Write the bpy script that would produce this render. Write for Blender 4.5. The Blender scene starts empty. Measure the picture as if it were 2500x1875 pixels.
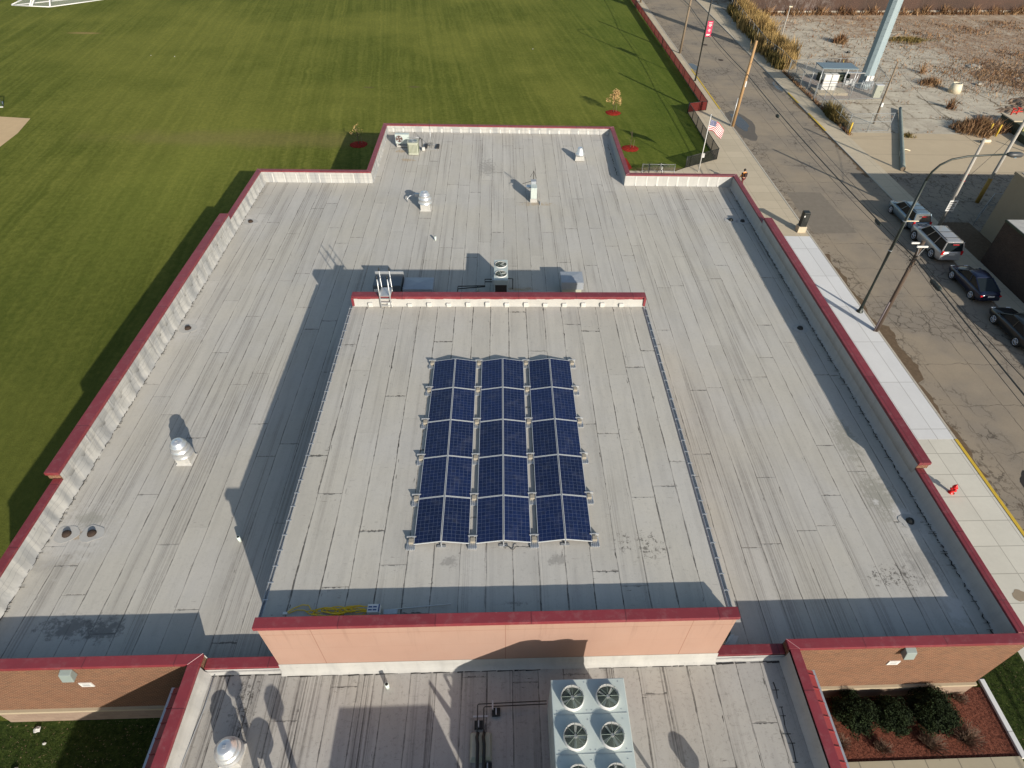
import bpy, bmesh, math, random
from mathutils import Vector, Matrix
R = math.radians
PI = math.pi
rnd = random.Random(7)
scene = bpy.context.scene

# ------------------------------------------------------------------ camera, sky, sun, exposure
CAMH = 26.6466
cd = bpy.data.cameras.new('camera')
cam = bpy.data.objects.new('camera', cd)
scene.collection.objects.link(cam)
scene.camera = cam
cd.sensor_width = 36.0
cd.lens = 1481.35 / 2500 * 36.0
cd.shift_x = -(1295.85 - 1250) / 2500
cd.shift_y = (944.28 - 937.5) / 2500
cd.clip_end = 2000
cr = Vector((0.99891182, -0.0370312, 0.02835243))
cu = Vector((0.00530325, 0.69416035, 0.71980087))
cf = Vector((0.04633622, 0.71886724, -0.69360136))
mw = Matrix((( cr.x, cu.x, -cf.x, 0), (cr.y, cu.y, -cf.y, 0), (cr.z, cu.z, -cf.z, CAMH), (0, 0, 0, 1)))
cam.matrix_world = mw

SUNV = Vector((1.2085, -2.0987, 1.0)).normalized()      # towards the sun
sun_el = math.asin(SUNV.z)
sun_az = math.atan2(SUNV.x, SUNV.y)                      # clockwise from +Y
world = bpy.data.worlds.new("World")
scene.world = world
world.use_nodes = True
wt = world.node_tree
bg = wt.nodes['Background']
sky = wt.nodes.new('ShaderNodeTexSky')
sky.sky_type = 'NISHITA'
sky.sun_disc = False
sky.sun_elevation = sun_el
sky.sun_rotation = sun_az
sky.air_density = 1.3
sky.dust_density = 1.2
sky.ozone_density = 1.0
wt.links.new(sky.outputs[0], bg.inputs[0])
bg.inputs[1].default_value = 0.088
sl = bpy.data.lights.new('sun', 'SUN')
sl.energy = 4.4
sl.angle = R(0.53)
sl.color = (1.0, 0.915, 0.79)
so = bpy.data.objects.new('sun', sl)
scene.collection.objects.link(so)
so.rotation_euler = (-SUNV).to_track_quat('-Z', 'Y').to_euler()
so.location = (40, -60, 60)
vs = scene.view_settings
vs.view_transform = 'Standard'
vs.look = 'None'
vs.gamma = 1
vs.exposure = 0.46
scene.render.film_transparent = False

# ------------------------------------------------------------------ node helpers
class NT:
    def __init__(s, name, rough=0.8, metal=0.0, spec=0.3):
        s.mat = bpy.data.materials.new(name)
        s.mat.use_nodes = True
        s.t = s.mat.node_tree
        s.b = s.t.nodes['Principled BSDF']
        s.b.inputs['Roughness'].default_value = rough
        s.b.inputs['Metallic'].default_value = metal
        s.b.inputs['Specular IOR Level'].default_value = spec
        s.tc = None
        s._xyz = None
    def n(s, typ, **kw):
        nd = s.t.nodes.new(typ)
        for k, v in kw.items(): setattr(nd, k, v)
        return nd
    def l(s, a, b): s.t.links.new(a, b)
    def put(s, sock, v):
        if isinstance(v, bpy.types.NodeSocket): s.l(v, sock)
        else: sock.default_value = v
    def co(s):
        if s.tc is None: s.tc = s.n('ShaderNodeTexCoord')
        return s.tc.outputs['Object']
    def xyz(s):
        if s._xyz is None:
            sp = s.n('ShaderNodeSeparateXYZ'); s.l(s.co(), sp.inputs[0]); s._xyz = sp.outputs
        return s._xyz[0], s._xyz[1], s._xyz[2]
    def m(s, op, a, b=None, c=None, clamp=False):
        nd = s.n('ShaderNodeMath', operation=op); nd.use_clamp = clamp
        s.put(nd.inputs[0], a)
        if b is not None: s.put(nd.inputs[1], b)
        if c is not None: s.put(nd.inputs[2], c)
        return nd.outputs[0]
    def vec(s, x, y, z=0.0):
        nd = s.n('ShaderNodeCombineXYZ')
        s.put(nd.inputs[0], x); s.put(nd.inputs[1], y); s.put(nd.inputs[2], z)
        return nd.outputs[0]
    def noise(s, scale, detail=3, rough=0.55, v=None, sx=1, sy=1, sz=1, off=0.0, dist=0.0):
        nd = s.n('ShaderNodeTexNoise')
        nd.inputs['Scale'].default_value = scale; nd.inputs['Detail'].default_value = detail
        nd.inputs['Roughness'].default_value = rough; nd.inputs['Distortion'].default_value = dist
        src = v if v is not None else s.co()
        if (sx, sy, sz) != (1, 1, 1) or off:
            mp = s.n('ShaderNodeMapping'); mp.inputs['Scale'].default_value = (sx, sy, sz)
            mp.inputs['Location'].default_value = (off, off * 1.7, off * .6)
            s.l(src, mp.inputs[0]); src = mp.outputs[0]
        s.l(src, nd.inputs['Vector'])
        return nd.outputs['Fac']
    def white(s, *vals):
        nd = s.n('ShaderNodeTexWhiteNoise', noise_dimensions='3D')
        v = list(vals) + [0.0] * (3 - len(vals))
        s.l(s.vec(*v), nd.inputs['Vector'])
        return nd.outputs['Value']
    def ramp(s, f, lo, hi, a=0.0, b=1.0):
        nd = s.n('ShaderNodeMapRange'); nd.clamp = True; nd.interpolation_type = 'SMOOTHSTEP'
        s.put(nd.inputs[0], f)
        for i, q in enumerate((lo, hi, a, b)): s.put(nd.inputs[i + 1], q)
        return nd.outputs[0]
    def mix(s, f, a, b, mode='MIX'):
        nd = s.n('ShaderNodeMix', data_type='RGBA', blend_type=mode)
        s.put(nd.inputs[0], f)
        for i, q in ((6, a), (7, b)):
            if isinstance(q, tuple): q = tuple(q) + ((1.0,) if len(q) == 3 else ())
            s.put(nd.inputs[i], q)
        return nd.outputs[2]
    def scale(s, col, f):
        nd = s.n('ShaderNodeVectorMath', operation='SCALE')
        if isinstance(col, tuple): nd.inputs[0].default_value = col[:3]
        else: s.l(col, nd.inputs[0])
        s.put(nd.inputs['Scale'], f)
        return nd.outputs[0]
    def blob(s, x0, y0, rx, ry=None, soft=0.35, nz=None, namp=0.5):
        """1 inside an irregular patch round (x0,y0)"""
        ry = ry or rx
        x, y, z = s.xyz()
        dx = s.m('DIVIDE', s.m('SUBTRACT', x, x0), rx); dy = s.m('DIVIDE', s.m('SUBTRACT', y, y0), ry)
        d = s.m('SQRT', s.m('ADD', s.m('MULTIPLY', dx, dx), s.m('MULTIPLY', dy, dy)))
        if nz is not None: d = s.m('ADD', d, s.m('MULTIPLY', s.m('SUBTRACT', nz, 0.5), namp * 2))
        return s.ramp(d, 1.0 - soft, 1.0, 1.0, 0.0)
    def out(s, col, bump=None, strength=0.3, dist=0.02):
        if isinstance(col, tuple): s.b.inputs['Base Color'].default_value = tuple(col) + (1.0,)
        else: s.l(col, s.b.inputs['Base Color'])
        if bump is not None:
            bp = s.n('ShaderNodeBump'); bp.inputs['Strength'].default_value = strength
            bp.inputs['Distance'].default_value = dist
            s.l(bump, bp.inputs['Height']); s.l(bp.outputs[0], s.b.inputs['Normal'])
        return s.mat

def plain(name, col, rough=0.6, metal=0.0, var=0.12, sc=6.0, spec=0.4):
    k = NT(name, rough, metal, spec)
    f = k.noise(sc, 4, 0.6)
    f2 = k.noise(sc * 7, 2, 0.6, off=3.0)
    g = k.m('ADD', k.m('MULTIPLY', f, var * 1.6), k.m('MULTIPLY', f2, var * 0.8))
    return k.out(k.scale(col, k.m('ADD', g, 1.0 - var * 1.2)))

# ---- roofing felt: strips running north-south, dark lap joints, streaks, grime
def roof_mat(name, W=0.9, xoff=0.0, base=(0.402, 0.384, 0.342), crack=0.6, grime=0.5, L=9.6, stains=(), streak=1.0):
    k = NT(name, 0.92, 0, 0.15)
    x, y, z = k.xyz()
    wob = k.m('MULTIPLY', k.m('SUBTRACT', k.noise(0.7, 2, off=2.0), 0.5), 0.07)
    xs = k.m('DIVIDE', k.m('ADD', k.m('ADD', x, wob), 100.0 + xoff), W)
    ci = k.m('FLOOR', xs); fx = k.m('FRACT', xs)
    dx = k.m('MULTIPLY', k.m('MINIMUM', fx, k.m('SUBTRACT', 1.0, fx)), W)
    ys = k.m('DIVIDE', k.m('ADD', y, k.m('MULTIPLY', k.white(ci, 3.3), 37.0)), L)
    ri = k.m('FLOOR', ys); fy = k.m('FRACT', ys)
    dy = k.m('MULTIPLY', k.m('MINIMUM', fy, k.m('SUBTRACT', 1.0, fy)), L)
    cell = k.white(ci, ri, 1.0)
    n_lo = k.noise(0.22, 3); n_mid = k.noise(1.6, 4, 0.6); n_hi = k.noise(38, 2, 0.7); n_x = k.noise(5.0, 4, 0.65, off=7.0)
    tone = k.m('ADD', 0.82, k.m('ADD', k.m('MULTIPLY', cell, 0.10), k.m('ADD', k.m('MULTIPLY', n_lo, 0.12), k.m('ADD', k.m('MULTIPLY', n_mid, 0.10), k.m('MULTIPLY', n_hi, 0.22)))))
    warm = k.mix(k.ramp(n_lo, .35, .65), base, (base[0] * .97, base[1] * .985, base[2] * 1.03))
    col = k.scale(warm, tone)
    # long dark streaks in bands
    fine = k.ramp(k.noise(1.0, 3, .65, sx=17, sy=0.10), .40, .62)
    band = k.ramp(k.noise(1.0, 2, .5, off=11.0, sx=1.4, sy=.07), .51, .66)
    brk = k.ramp(n_x, .25, .6, .6, 1.0)
    stm = k.m('MULTIPLY', k.m('MULTIPLY', fine, band), k.m('MULTIPLY', brk, .50 * streak), clamp=True)
    col = k.mix(stm, col, (base[0] * .36, base[1] * .35, base[2] * .36))
    soft = k.m('MULTIPLY', k.ramp(k.noise(1.0, 3, .6, off=6.0, sx=2.4, sy=.25), .45, .66), .16)
    col = k.mix(soft, col, (base[0] * .62, base[1] * .62, base[2] * .64))
    # grit
    gr = k.m('MULTIPLY', k.ramp(k.noise(7, 6, 0.85, off=5.0), .52, .66), 0.32 * grime)
    col = k.mix(gr, col, (base[0] * .35, base[1] * .34, base[2] * .33))
    # seams
    sw = k.m('MULTIPLY', k.ramp(k.noise(0.9, 4, 0.7, sx=.6, sy=1.0, off=4.0), .40, .62, .002, .007 + .015 * crack), k.m('ADD', .5, k.white(ci, 5.5)))
    vis = k.ramp(k.noise(.55, 3, .6, off=17.0), .36, .60, .55, 1.0)
    seam = k.m('MULTIPLY', k.m('MULTIPLY', k.ramp(dx, sw, k.m('ADD', sw, 0.013), 1.0, 0.0), k.ramp(n_x, .3, .6, .6, 1.0)), vis)
    lw = k.ramp(n_x, .45, .62, .001, .022 + .02 * crack)
    lap = k.m('MULTIPLY', k.ramp(dy, lw, k.m('ADD', lw, 0.022), 1.0, 0.0), k.ramp(k.white(ci, ri, 4.0), .15, .8, .1, .95))
    sm = k.m('MAXIMUM', seam, lap)
    col = k.mix(k.m('MULTIPLY', sm, .62 + .25 * crack), col, (0.07, 0.066, 0.062))
    pale = k.ramp(k.m('ABSOLUTE', k.m('SUBTRACT', k.m('MULTIPLY', fx, W), 0.07)), .02, .05, .22, 0.0)
    col = k.mix(pale, col, (base[0] * 1.3, base[1] * 1.3, base[2] * 1.3))
    ck = k.m('MULTIPLY', k.ramp(k.noise(2.2, 3, 0.6, sx=6, sy=.8, off=21.0), .66, .70), k.ramp(dx, .02, .18, 1.0, .12))
    col = k.mix(k.m('MULTIPLY', ck, .9 * crack), col, (0.045, 0.04, 0.038))
    ck2 = k.m('MULTIPLY', k.ramp(k.noise(2.6, 3, 0.6, sx=.9, sy=6, off=29.0), .67, .71), k.ramp(dy, .05, .6, 1.0, .25))
    col = k.mix(k.m('MULTIPLY', ck2, .8 * crack), col, (0.045, 0.04, 0.038))
    for (sx_, sy_, rx, ry, c, a) in stains:
        bl = k.blob(sx_, sy_, rx, ry, .7, n_x, 1.5)
        if c[0] < .06: bl = k.m('MULTIPLY', bl, k.ramp(k.noise(5.5, 5, .85, off=51.), .52, .56))
        col = k.mix(k.m('MULTIPLY', bl, a), col, c)
    h = k.m('ADD', k.m('MULTIPLY', n_mid, .5), k.m('ADD', k.m('MULTIPLY', n_hi, .12), k.m('MULTIPLY', sm, -1.0)))
    h = k.m('ADD', h, k.m('MULTIPLY', k.noise(2.0, 2, sx=1.5, sy=.5, off=9), .8))
    return k.out(col, h, .35, .03)

DK = (0.14, 0.137, 0.13); PL = (0.50, 0.49, 0.47); BK = (0.05, 0.045, 0.04); GN = (0.19, 0.19, 0.155); RU = (0.32, 0.21, 0.09)
M = {}
M['roof_main'] = roof_mat('roof_main', 0.905, 0.32, stains=(
    (-18.0, 14.6, 1.9, 1.7, PL, .45), (-17.6, 15.4, .9, .5, GN, .5), (-18.6, 13.2, 1.2, .45, DK, .25), (-17.75, 14.6, .6, .25, RU, .5),
    (-16.2, 10.6, 1.3, .5, DK, .7), (-14.8, 10.5, .9, .6, DK, .7), (-18.2, 28.4, 1.2, 1.4, PL, .4), (-18.2, 40.8, 1.3, 1.3, PL, .45),
    (18.0, 14.3, .9, 1.3, PL, .35), (17.3, 16.0, .9, 1.7, GN, .5), (17.2, 19.5, .7, 1.8, GN, .45), (18.0, 28.4, 1.2, 1.1, PL, .3),
    (16.1, 12.0, 1.3, .7, BK, .75), (17.9, 15.1, .45, .5, PL, .9), (17.9, 10.6, .5, 1.1, PL, .8), (17.0, 15.7, .2, .2, PL, .9), (17.5, 12.6, .9, 1.3, DK, .3), (-8.0, 51.3, .8, .35, RU, .45), (-8.8, 53.0, .6, .35, RU, .5),
    (2.7, 43.9, 1.6, .35, RU, .4), (-1.2, 50.0, .9, 1.8, DK, .45), (1.1, 32.4, 1.3, .25, RU, .5)))
M['roof_pent'] = roof_mat('roof_pent', 0.93, 0.12, base=(0.398, 0.380, 0.340), crack=1.2, grime=.55, L=7.0, stains=(
    (5.3, 11.7, .8, .75, BK, .7), (4.4, 11.9, .45, .5, BK, .7), (.4, 9.6, .4, .18, DK, .6), (-1.9, 11.2, .35, .25, DK, .45), (1.9, 11.2, .4, .25, DK, .45)), streak=.6)
M['roof_front'] = roof_mat('roof_front', 0.9, 0.5, base=(0.350, 0.336, 0.308), crack=1.1, grime=1.2, L=6.0, stains=(
    (-8.85, 7.9, .5, 1.0, (0.05, .045, .04), .75), (-8.7, 7.0, .3, .7, (0.05, .045, .04), .7), (-0.6, 6.9, .5, .4, BK, .35)), streak=2.2)

def flash_mat(bands=1.0, nm='parapet_membrane'):                                            # white coated membrane up the parapets
    k = NT(nm, .8, 0, .2)
    x, y, z = k.xyz()
    n = k.noise(1.3, 4, .6); v = k.noise(3.0, 4, .65, sz=.12, off=3)
    c = k.mix(k.m('MULTIPLY', k.ramp(v, .48, .70), .35 if bands > .5 else .14), (0.40, 0.397, 0.38), (0.135, 0.14, 0.145))
    al = k.m('ADD', x, y)
    b1 = k.noise(1.0, 1, .4, v=k.vec(k.m('MULTIPLY', al, 1.45), 3.0, k.m('MULTIPLY', z, .15)))
    b2 = k.noise(1.0, 1, .4, v=k.vec(k.m('MULTIPLY', al, 4.2), 7.0, k.m('MULTIPLY', z, .2)))
    c = k.mix(k.m('MULTIPLY', k.ramp(b1, .50, .58), .55 * bands), c, (0.255, 0.265, 0.275))  # grey bands paint in the alternating shading of the membrane's soft folds
    c = k.mix(k.m('MULTIPLY', k.ramp(b2, .55, .66), .35 * bands), c, (0.20, 0.205, 0.215))
    ln = k.m('MINIMUM', k.m('ABSOLUTE', k.m('SUBTRACT', z, 4.48)), k.m('MINIMUM', k.m('ABSOLUTE', k.m('SUBTRACT', z, 4.72)), k.m('ABSOLUTE', k.m('SUBTRACT', z, 5.06))))
    c = k.mix(k.m('MULTIPLY', k.ramp(ln, .006, .016, 1.0, 0.0), .45 * bands), c, (0.16, 0.165, 0.17))
    c = k.scale(c, k.m('ADD', .85, k.m('MULTIPLY', n, .3)))
    cr_ = k.m('MULTIPLY', k.ramp(k.noise(7, 4, .7, off=8), .62, .70), .35)
    c = k.mix(cr_, c, (0.2, .2, .2))
    return k.out(c, n, .3, .05)
M['flash'] = flash_mat()
M['flash2'] = flash_mat(.12, 'plain_membrane')
M['strip'] = plain('lap_strip_white', (0.50, 0.495, 0.475), .6, 0, .2, 5)

def red_metal(name, col=(0.182, 0.028, 0.036)):
    k = NT(name, .42, 0, .5)
    x, y, z = k.xyz()
    n = k.noise(1.2, 4, .6); n2 = k.noise(30, 2, .6)
    jx = k.m('ABSOLUTE', k.m('SUBTRACT', k.m('FRACT', k.m('DIVIDE', k.m('ADD', x, 101.3), 3.05)), .5))
    jy = k.m('ABSOLUTE', k.m('SUBTRACT', k.m('FRACT', k.m('DIVIDE', k.m('ADD', y, 100.9), 3.05)), .5))
    nx = k.n('ShaderNodeNewGeometry')
    j = k.ramp(k.m('MINIMUM', jx, jy), .003, .007, 1.0, 0.0)
    c = k.scale(col, k.m('ADD', .8, k.m('ADD', k.m('MULTIPLY', n, .3), k.m('MULTIPLY', n2, .1))))
    seg = k.white(k.m('FLOOR', k.m('DIVIDE', k.m('ADD', x, 102.825), 3.05)), k.m('FLOOR', k.m('DIVIDE', k.m('ADD', y, 102.425), 3.05)), 1.0)
    c = k.scale(c, k.m('ADD', .88, k.m('MULTIPLY', seg, .24)))
    c = k.mix(k.m('MULTIPLY', k.ramp(k.noise(3.0, 5, .75, off=9.), .48, .70), .22), c, (.30, .17, .17))
    c = k.mix(k.m('MULTIPLY', j, .65), c, (.04, .01, .012))
    sp = k.ramp(k.noise(22, 2, .5, off=4), .77, .79)
    c = k.mix(k.m('MULTIPLY', sp, .5), c, (.6, .5, .5))
    return k.out(c, n, .08, .02)
M['red'] = red_metal('red_coping_metal')
M['redroof'] = plain('red_standing_seam', (0.22, 0.032, 0.035), .5, 0, .15, 2)

def brick_mat(name, c1, c2, mortar, rowh=.076, brw=.225):
    k = NT(name, .9, 0, .15)
    x, y, z = k.xyz()
    g = k.n('ShaderNodeNewGeometry'); sp = k.n('ShaderNodeSeparateXYZ'); k.l(g.outputs['Normal'], sp.inputs[0])
    ax = k.m('ABSOLUTE', sp.outputs[0])
    u = k.m('ADD', k.m('MULTIPLY', x, k.m('SUBTRACT', 1.0, ax)), k.m('MULTIPLY', y, ax))
    bt = k.n('ShaderNodeTexBrick'); k.l(k.vec(u, z, 0.0), bt.inputs['Vector'])
    bt.inputs['Scale'].default_value = 1.0; bt.inputs['Mortar Size'].default_value = .008; bt.inputs['Mortar Smooth'].default_value = .2
    bt.inputs['Brick Width'].default_value = brw; bt.inputs['Row Height'].default_value = rowh
    bt.inputs['Color1'].default_value = c1 + (1,); bt.inputs['Color2'].default_value = c2 + (1,); bt.inputs['Mortar'].default_value = mortar + (1,)
    n = k.noise(.8, 4, .6)
    return k.out(k.scale(bt.outputs['Color'], k.m('ADD', .8, k.m('MULTIPLY', n, .4))), bt.outputs['Fac'], -.3, .01)
M['brick'] = brick_mat('brick_wall', (0.165, 0.074, 0.044), (0.105, 0.052, 0.034), (0.29, 0.20, 0.13))
M['stone'] = brick_mat('split_face_base', (0.29, 0.215, 0.165), (0.24, 0.175, 0.135), (0.30, 0.24, .19), .2, .4)
M['brown_brick'] = brick_mat('brown_brick', (0.075, 0.05, 0.038), (0.055, 0.038, 0.03), (0.09, 0.075, 0.065))
M['ledge'] = plain('limestone_ledge', (0.40, 0.335, 0.235), .8, 0, .12, 3)

def peach():
    k = NT('peach_stucco', .85, 0, .2)
    x, y, z = k.xyz()
    n = k.noise(.9, 4, .6); n2 = k.noise(40, 2, .7)
    c = k.scale((0.330, 0.212, 0.166), k.m('ADD', .88, k.m('ADD', k.m('MULTIPLY', n, .12), k.m('MULTIPLY', n2, .12))))
    l = None
    for zz, a in ((7.22, .55), (6.2, .14)):
        q = k.m('MULTIPLY', k.ramp(k.m('ABSOLUTE', k.m('SUBTRACT', z, zz)), .006, .014, 1.0, 0.0), a)
        l = q if l is None else k.m('MAXIMUM', l, q)
    for xx in (-6.15, 0.05, 6.2):
        l = k.m('MAXIMUM', l, k.m('MULTIPLY', k.ramp(k.m('ABSOLUTE', k.m('SUBTRACT', x, xx)), .008, .02, 1.0, 0.0), .55))
    run = k.m('MULTIPLY', k.ramp(k.noise(1.0, 4, .7, sx=5.5, sz=.35, off=8.), .52, .72), k.ramp(z, 5.6, 7.6, .05, .30))
    c = k.mix(run, c, (.17, .105, .08))
    pch = k.m('MULTIPLY', k.ramp(k.noise(.45, 3, .6, off=19.), .42, .62), .12)
    c = k.mix(pch, c, (.40, .30, .25))
    c = k.mix(l, c, (.18, .08, .05))
    return k.out(c, n2, .1, .01)
M['peach'] = peach()
M['tan'] = plain('tan_render', (0.30, 0.25, 0.175), .85, 0, .12, 1.5)
M['galv'] = plain('galvanised_steel', (0.48, 0.50, 0.52), .42, .55, .2, 8)
M['alu'] = plain('spun_aluminium', (0.72, 0.74, 0.76), .32, .75, .15, 5)
M['unit'] = plain('pale_green_grey_paint', (0.43, 0.49, 0.475), .55, 0, .10, 2.5)
M['unit2'] = plain('beige_unit_paint', (0.37, 0.385, 0.315), .55, 0, .10, 4)
M['duct'] = plain('duct_sheet_metal', (0.36, 0.39, 0.43), .5, .35, .2, 4)
M['blade'] = plain('fan_blade_metal', (.38, .39, .38), .6, .1)
M['guard'] = plain('grey_green_wire', (.20, .25, .22), .6, .2)
M['black'] = plain('black_paint', (0.018, 0.02, 0.019), .45, 0, .3, 5)
M['dkgrey'] = plain('dark_grille', (0.035, 0.033, 0.03), .6, 0, .3, 14)
M['lampgreen'] = plain('dark_green_pole_paint', (0.022, 0.030, 0.027), .4, .1, .2, 3)
M['white'] = plain('white_paint', (0.62, 0.62, 0.61), .5, 0, .08, 4)
M['cream'] = plain('cream_plastic', (0.62, 0.56, 0.42), .6, 0, .12, 6)
M['wood'] = plain('weathered_pole_wood', (0.20, 0.155, 0.11), .85, 0, .3, 3)
M['woodtan'] = plain('new_pole_wood', (0.36, 0.225, 0.11), .8, 0, .22, 2)
M['woodgrey'] = plain('grey_pole_wood', (0.36, 0.34, 0.31), .85, 0, .2, 3)
M['wooddark'] = plain('dark_pole_wood', (0.085, 0.06, 0.045), .85, 0, .3, 3)
M['steelblue'] = plain('pale_blue_steel', (0.27, 0.345, 0.38), .55, .1, .10, .8)
M['yellow'] = plain('yellow_paint', (0.55, 0.38, 0.04), .6, 0, .25, 3)
M['hydrant'] = plain('hydrant_red', (0.55, 0.012, 0.015), .35, 0, .12, 8)
M['block'] = plain('concrete_block', (0.30, 0.27, 0.22), .9, 0, .2, 9)
M['conc'] = plain('concrete', (0.42, 0.38, 0.31), .9, 0, .2, 3)
M['tyre'] = plain('tyre_rubber', (0.02, 0.02, 0.02), .85, 0, .2, 9)
M['rim'] = plain('alloy_rim', (0.55, 0.56, 0.58), .35, .7, .15, 9)
M['cord'] = plain('yellow_cord', (0.75, 0.50, 0.02), .5, 0, .1, 9)
M['pvc'] = plain('white_pipe', (0.62, 0.70, 0.66), .5, 0, .1, 9)
M['rust'] = plain('rusty_iron', (0.045, 0.03, 0.022), .85, .2, .4, 12)
M['greenlog'] = plain('tarred_pole_grey_green', (0.19, 0.22, 0.20), .85, 0, .35, 2.5)
M['bark'] = plain('bark', (0.11, 0.085, 0.06), .9, 0, .3, 9)
def mulchm(name, a, b, sc=14):
    k = NT(name, .95, 0, .1)
    n = k.noise(sc, 5, .8); n2 = k.noise(sc * 2.2, 3, .8, off=4)
    c = k.mix(k.ramp(n, .38, .62), a, b)
    c = k.mix(k.m('MULTIPLY', k.ramp(n2, .62, .7), .7), c, (.5, .3, .22))
    return k.out(c, n, .9, .05)
M['mulch'] = mulchm('red_brown_mulch', (0.055, 0.018, 0.012), (0.20, 0.070, 0.045))
M['mulchred'] = mulchm('bright_red_mulch', (0.16, 0.012, 0.008), (0.32, 0.030, 0.018), 9)
def leafm(name, a, b, sc=3.0, rough=.7):
    k = NT(name, rough, 0, .2)
    n = k.noise(sc, 4, .7)
    oi = k.n('ShaderNodeNewGeometry')
    c = k.mix(k.ramp(n, .35, .65), a, b)
    c = k.scale(c, k.m('ADD', .6, k.m('MULTIPLY', oi.outputs['Random Per Island'], .8)))
    return k.out(c)
M['yew'] = leafm('evergreen_leaves', (0.008, 0.015, 0.006), (0.022, 0.036, 0.012), 3.0, .9)
M['drybrush'] = leafm('dry_brush', (0.26, 0.17, 0.07), (0.40, 0.28, 0.11), .5)
M['brownweed'] = leafm('brown_weeds', (0.15, 0.075, 0.04), (0.30, 0.19, 0.10), .7)
M['greenweed'] = leafm('green_brush', (0.09, 0.08, 0.025), (0.24, 0.17, 0.06), .8)
M['tanleaf'] = leafm('autumn_leaves', (0.42, 0.27, 0.12), (0.55, 0.38, 0.17), 3)
M['twigs'] = leafm('bare_twigs', (0.09, 0.06, 0.045), (0.17, 0.115, 0.08), 3)
M['grassblade'] = leafm('grass_blades', (0.012, 0.024, 0.005), (0.03, 0.045, 0.01), 1)

def glassm(name, col=(0.012, 0.017, 0.02)):
    k = NT(name, .18, 0, .22)
    return k.out(col)
M['glass'] = glassm('dark_car_glass')
def paint(name, col, metal=.4):
    k = NT(name, .28, metal, .5)
    k.b.inputs['Coat Weight'].default_value = .6
    k.b.inputs['Coat Roughness'].default_value = .08
    n = k.noise(2, 3)
    return k.out(k.scale(col, k.m('ADD', .92, k.m('MULTIPLY', n, .16))))
M['carblue'] = paint('light_blue_car_paint', (0.15, 0.215, 0.27))
M['carsilver'] = paint('silver_car_paint', (0.42, 0.42, 0.42))
M['carnavy'] = paint('dark_navy_car_paint', (0.008, 0.012, 0.035), .2)
M['carblack'] = paint('dark_green_black_car_paint', (0.012, 0.016, 0.018), .2)
M['redlight'] = plain('red_lamp', (0.45, 0.012, 0.015), .25, 0, .1, 4)

def screen(name, col, alpha, trans=0.0):
    k = NT(name, .8, 0, .1)
    k.out(col)
    o = k.t.nodes['Material Output']; sh = k.b.outputs[0]
    if trans:
        tr = k.n('ShaderNodeBsdfTranslucent'); tr.inputs[0].default_value = tuple(c * 1.6 for c in col) + (1,)
        ad = k.n('ShaderNodeMixShader'); ad.inputs[0].default_value = trans; k.l(sh, ad.inputs[1]); k.l(tr.outputs[0], ad.inputs[2]); sh = ad.outputs[0]
    tp = k.n('ShaderNodeBsdfTransparent'); mx = k.n('ShaderNodeMixShader'); mx.inputs[0].default_value = alpha
    k.l(tp.outputs[0], mx.inputs[1]); k.l(sh, mx.inputs[2]); k.l(mx.outputs[0], o.inputs[0])
    return k.mat
M['redscreen'] = screen('dark_red_windscreen_mesh', (0.15, 0.028, 0.025), .93, .4)
M['blackscreen'] = screen('black_fence_mesh', (0.02, 0.02, 0.02), .68)
M['chain'] = screen('chain_link_fabric', (0.20, 0.22, 0.23), .16)
M['fencegalv'] = plain('dull_fence_steel', (0.27, 0.29, 0.30), .6, .2, .2, 5)
M['net'] = screen('goal_net', (0.55, 0.6, 0.58), .22)

def panelm():
    k = NT('solar_cells', .22, 0, .45)
    x, y, z = k.xyz()
    def grid(c, size, n):
        f = k.m('FRACT', k.m('MULTIPLY', c, n / size))
        return k.m('MULTIPLY', k.m('MINIMUM', f, k.m('SUBTRACT', 1.0, f)), size / n)
    gx = grid(x, .954, 6); gy = grid(y, 1.92, 12)
    g = k.ramp(k.m('MINIMUM', gx, gy), .0015, .005, 1.0, 0.0)
    bb = k.m('FRACT', k.m('ADD', k.m('MULTIPLY', x, 6 / .954 * 3), .5))
    b = k.ramp(k.m('ABSOLUTE', k.m('SUBTRACT', bb, .5)), .02, .05, .22, 0.0)
    cx = k.m('FLOOR', k.m('MULTIPLY', x, 6 / .954)); cy = k.m('FLOOR', k.m('MULTIPLY', y, 12 / 1.92))
    w = k.white(cx, cy, 2.0)
    n = k.noise(25, 2, .6)
    c = k.mix(w, (0.0045, 0.0105, 0.044), (0.006, 0.014, 0.060))
    c = k.scale(c, k.m('ADD', .8, k.m('MULTIPLY', n, .4)))
    oi = k.n('ShaderNodeObjectInfo')
    c = k.scale(c, k.m('ADD', .80, k.m('MULTIPLY', oi.outputs['Random'], .42)))
    c = k.mix(b, c, (.2, .25, .35))
    dust = k.m('MULTIPLY', k.ramp(k.noise(1.6, 4, .7, v=k.vec(k.m('ADD', x, k.m('MULTIPLY', oi.outputs['Random'], 40.0)), y, 0.0)), .5, .7), .05)
    c = k.mix(dust, c, (.4, .4, .4))
    c = k.mix(k.m('MULTIPLY', g, .36), c, (0.26, 0.33, 0.48))
    return k.out(c)
M['cells'] = panelm()
M['frame'] = plain('silver_panel_frame', (0.56, 0.58, 0.60), .45, .3, .06, 4)

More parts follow.
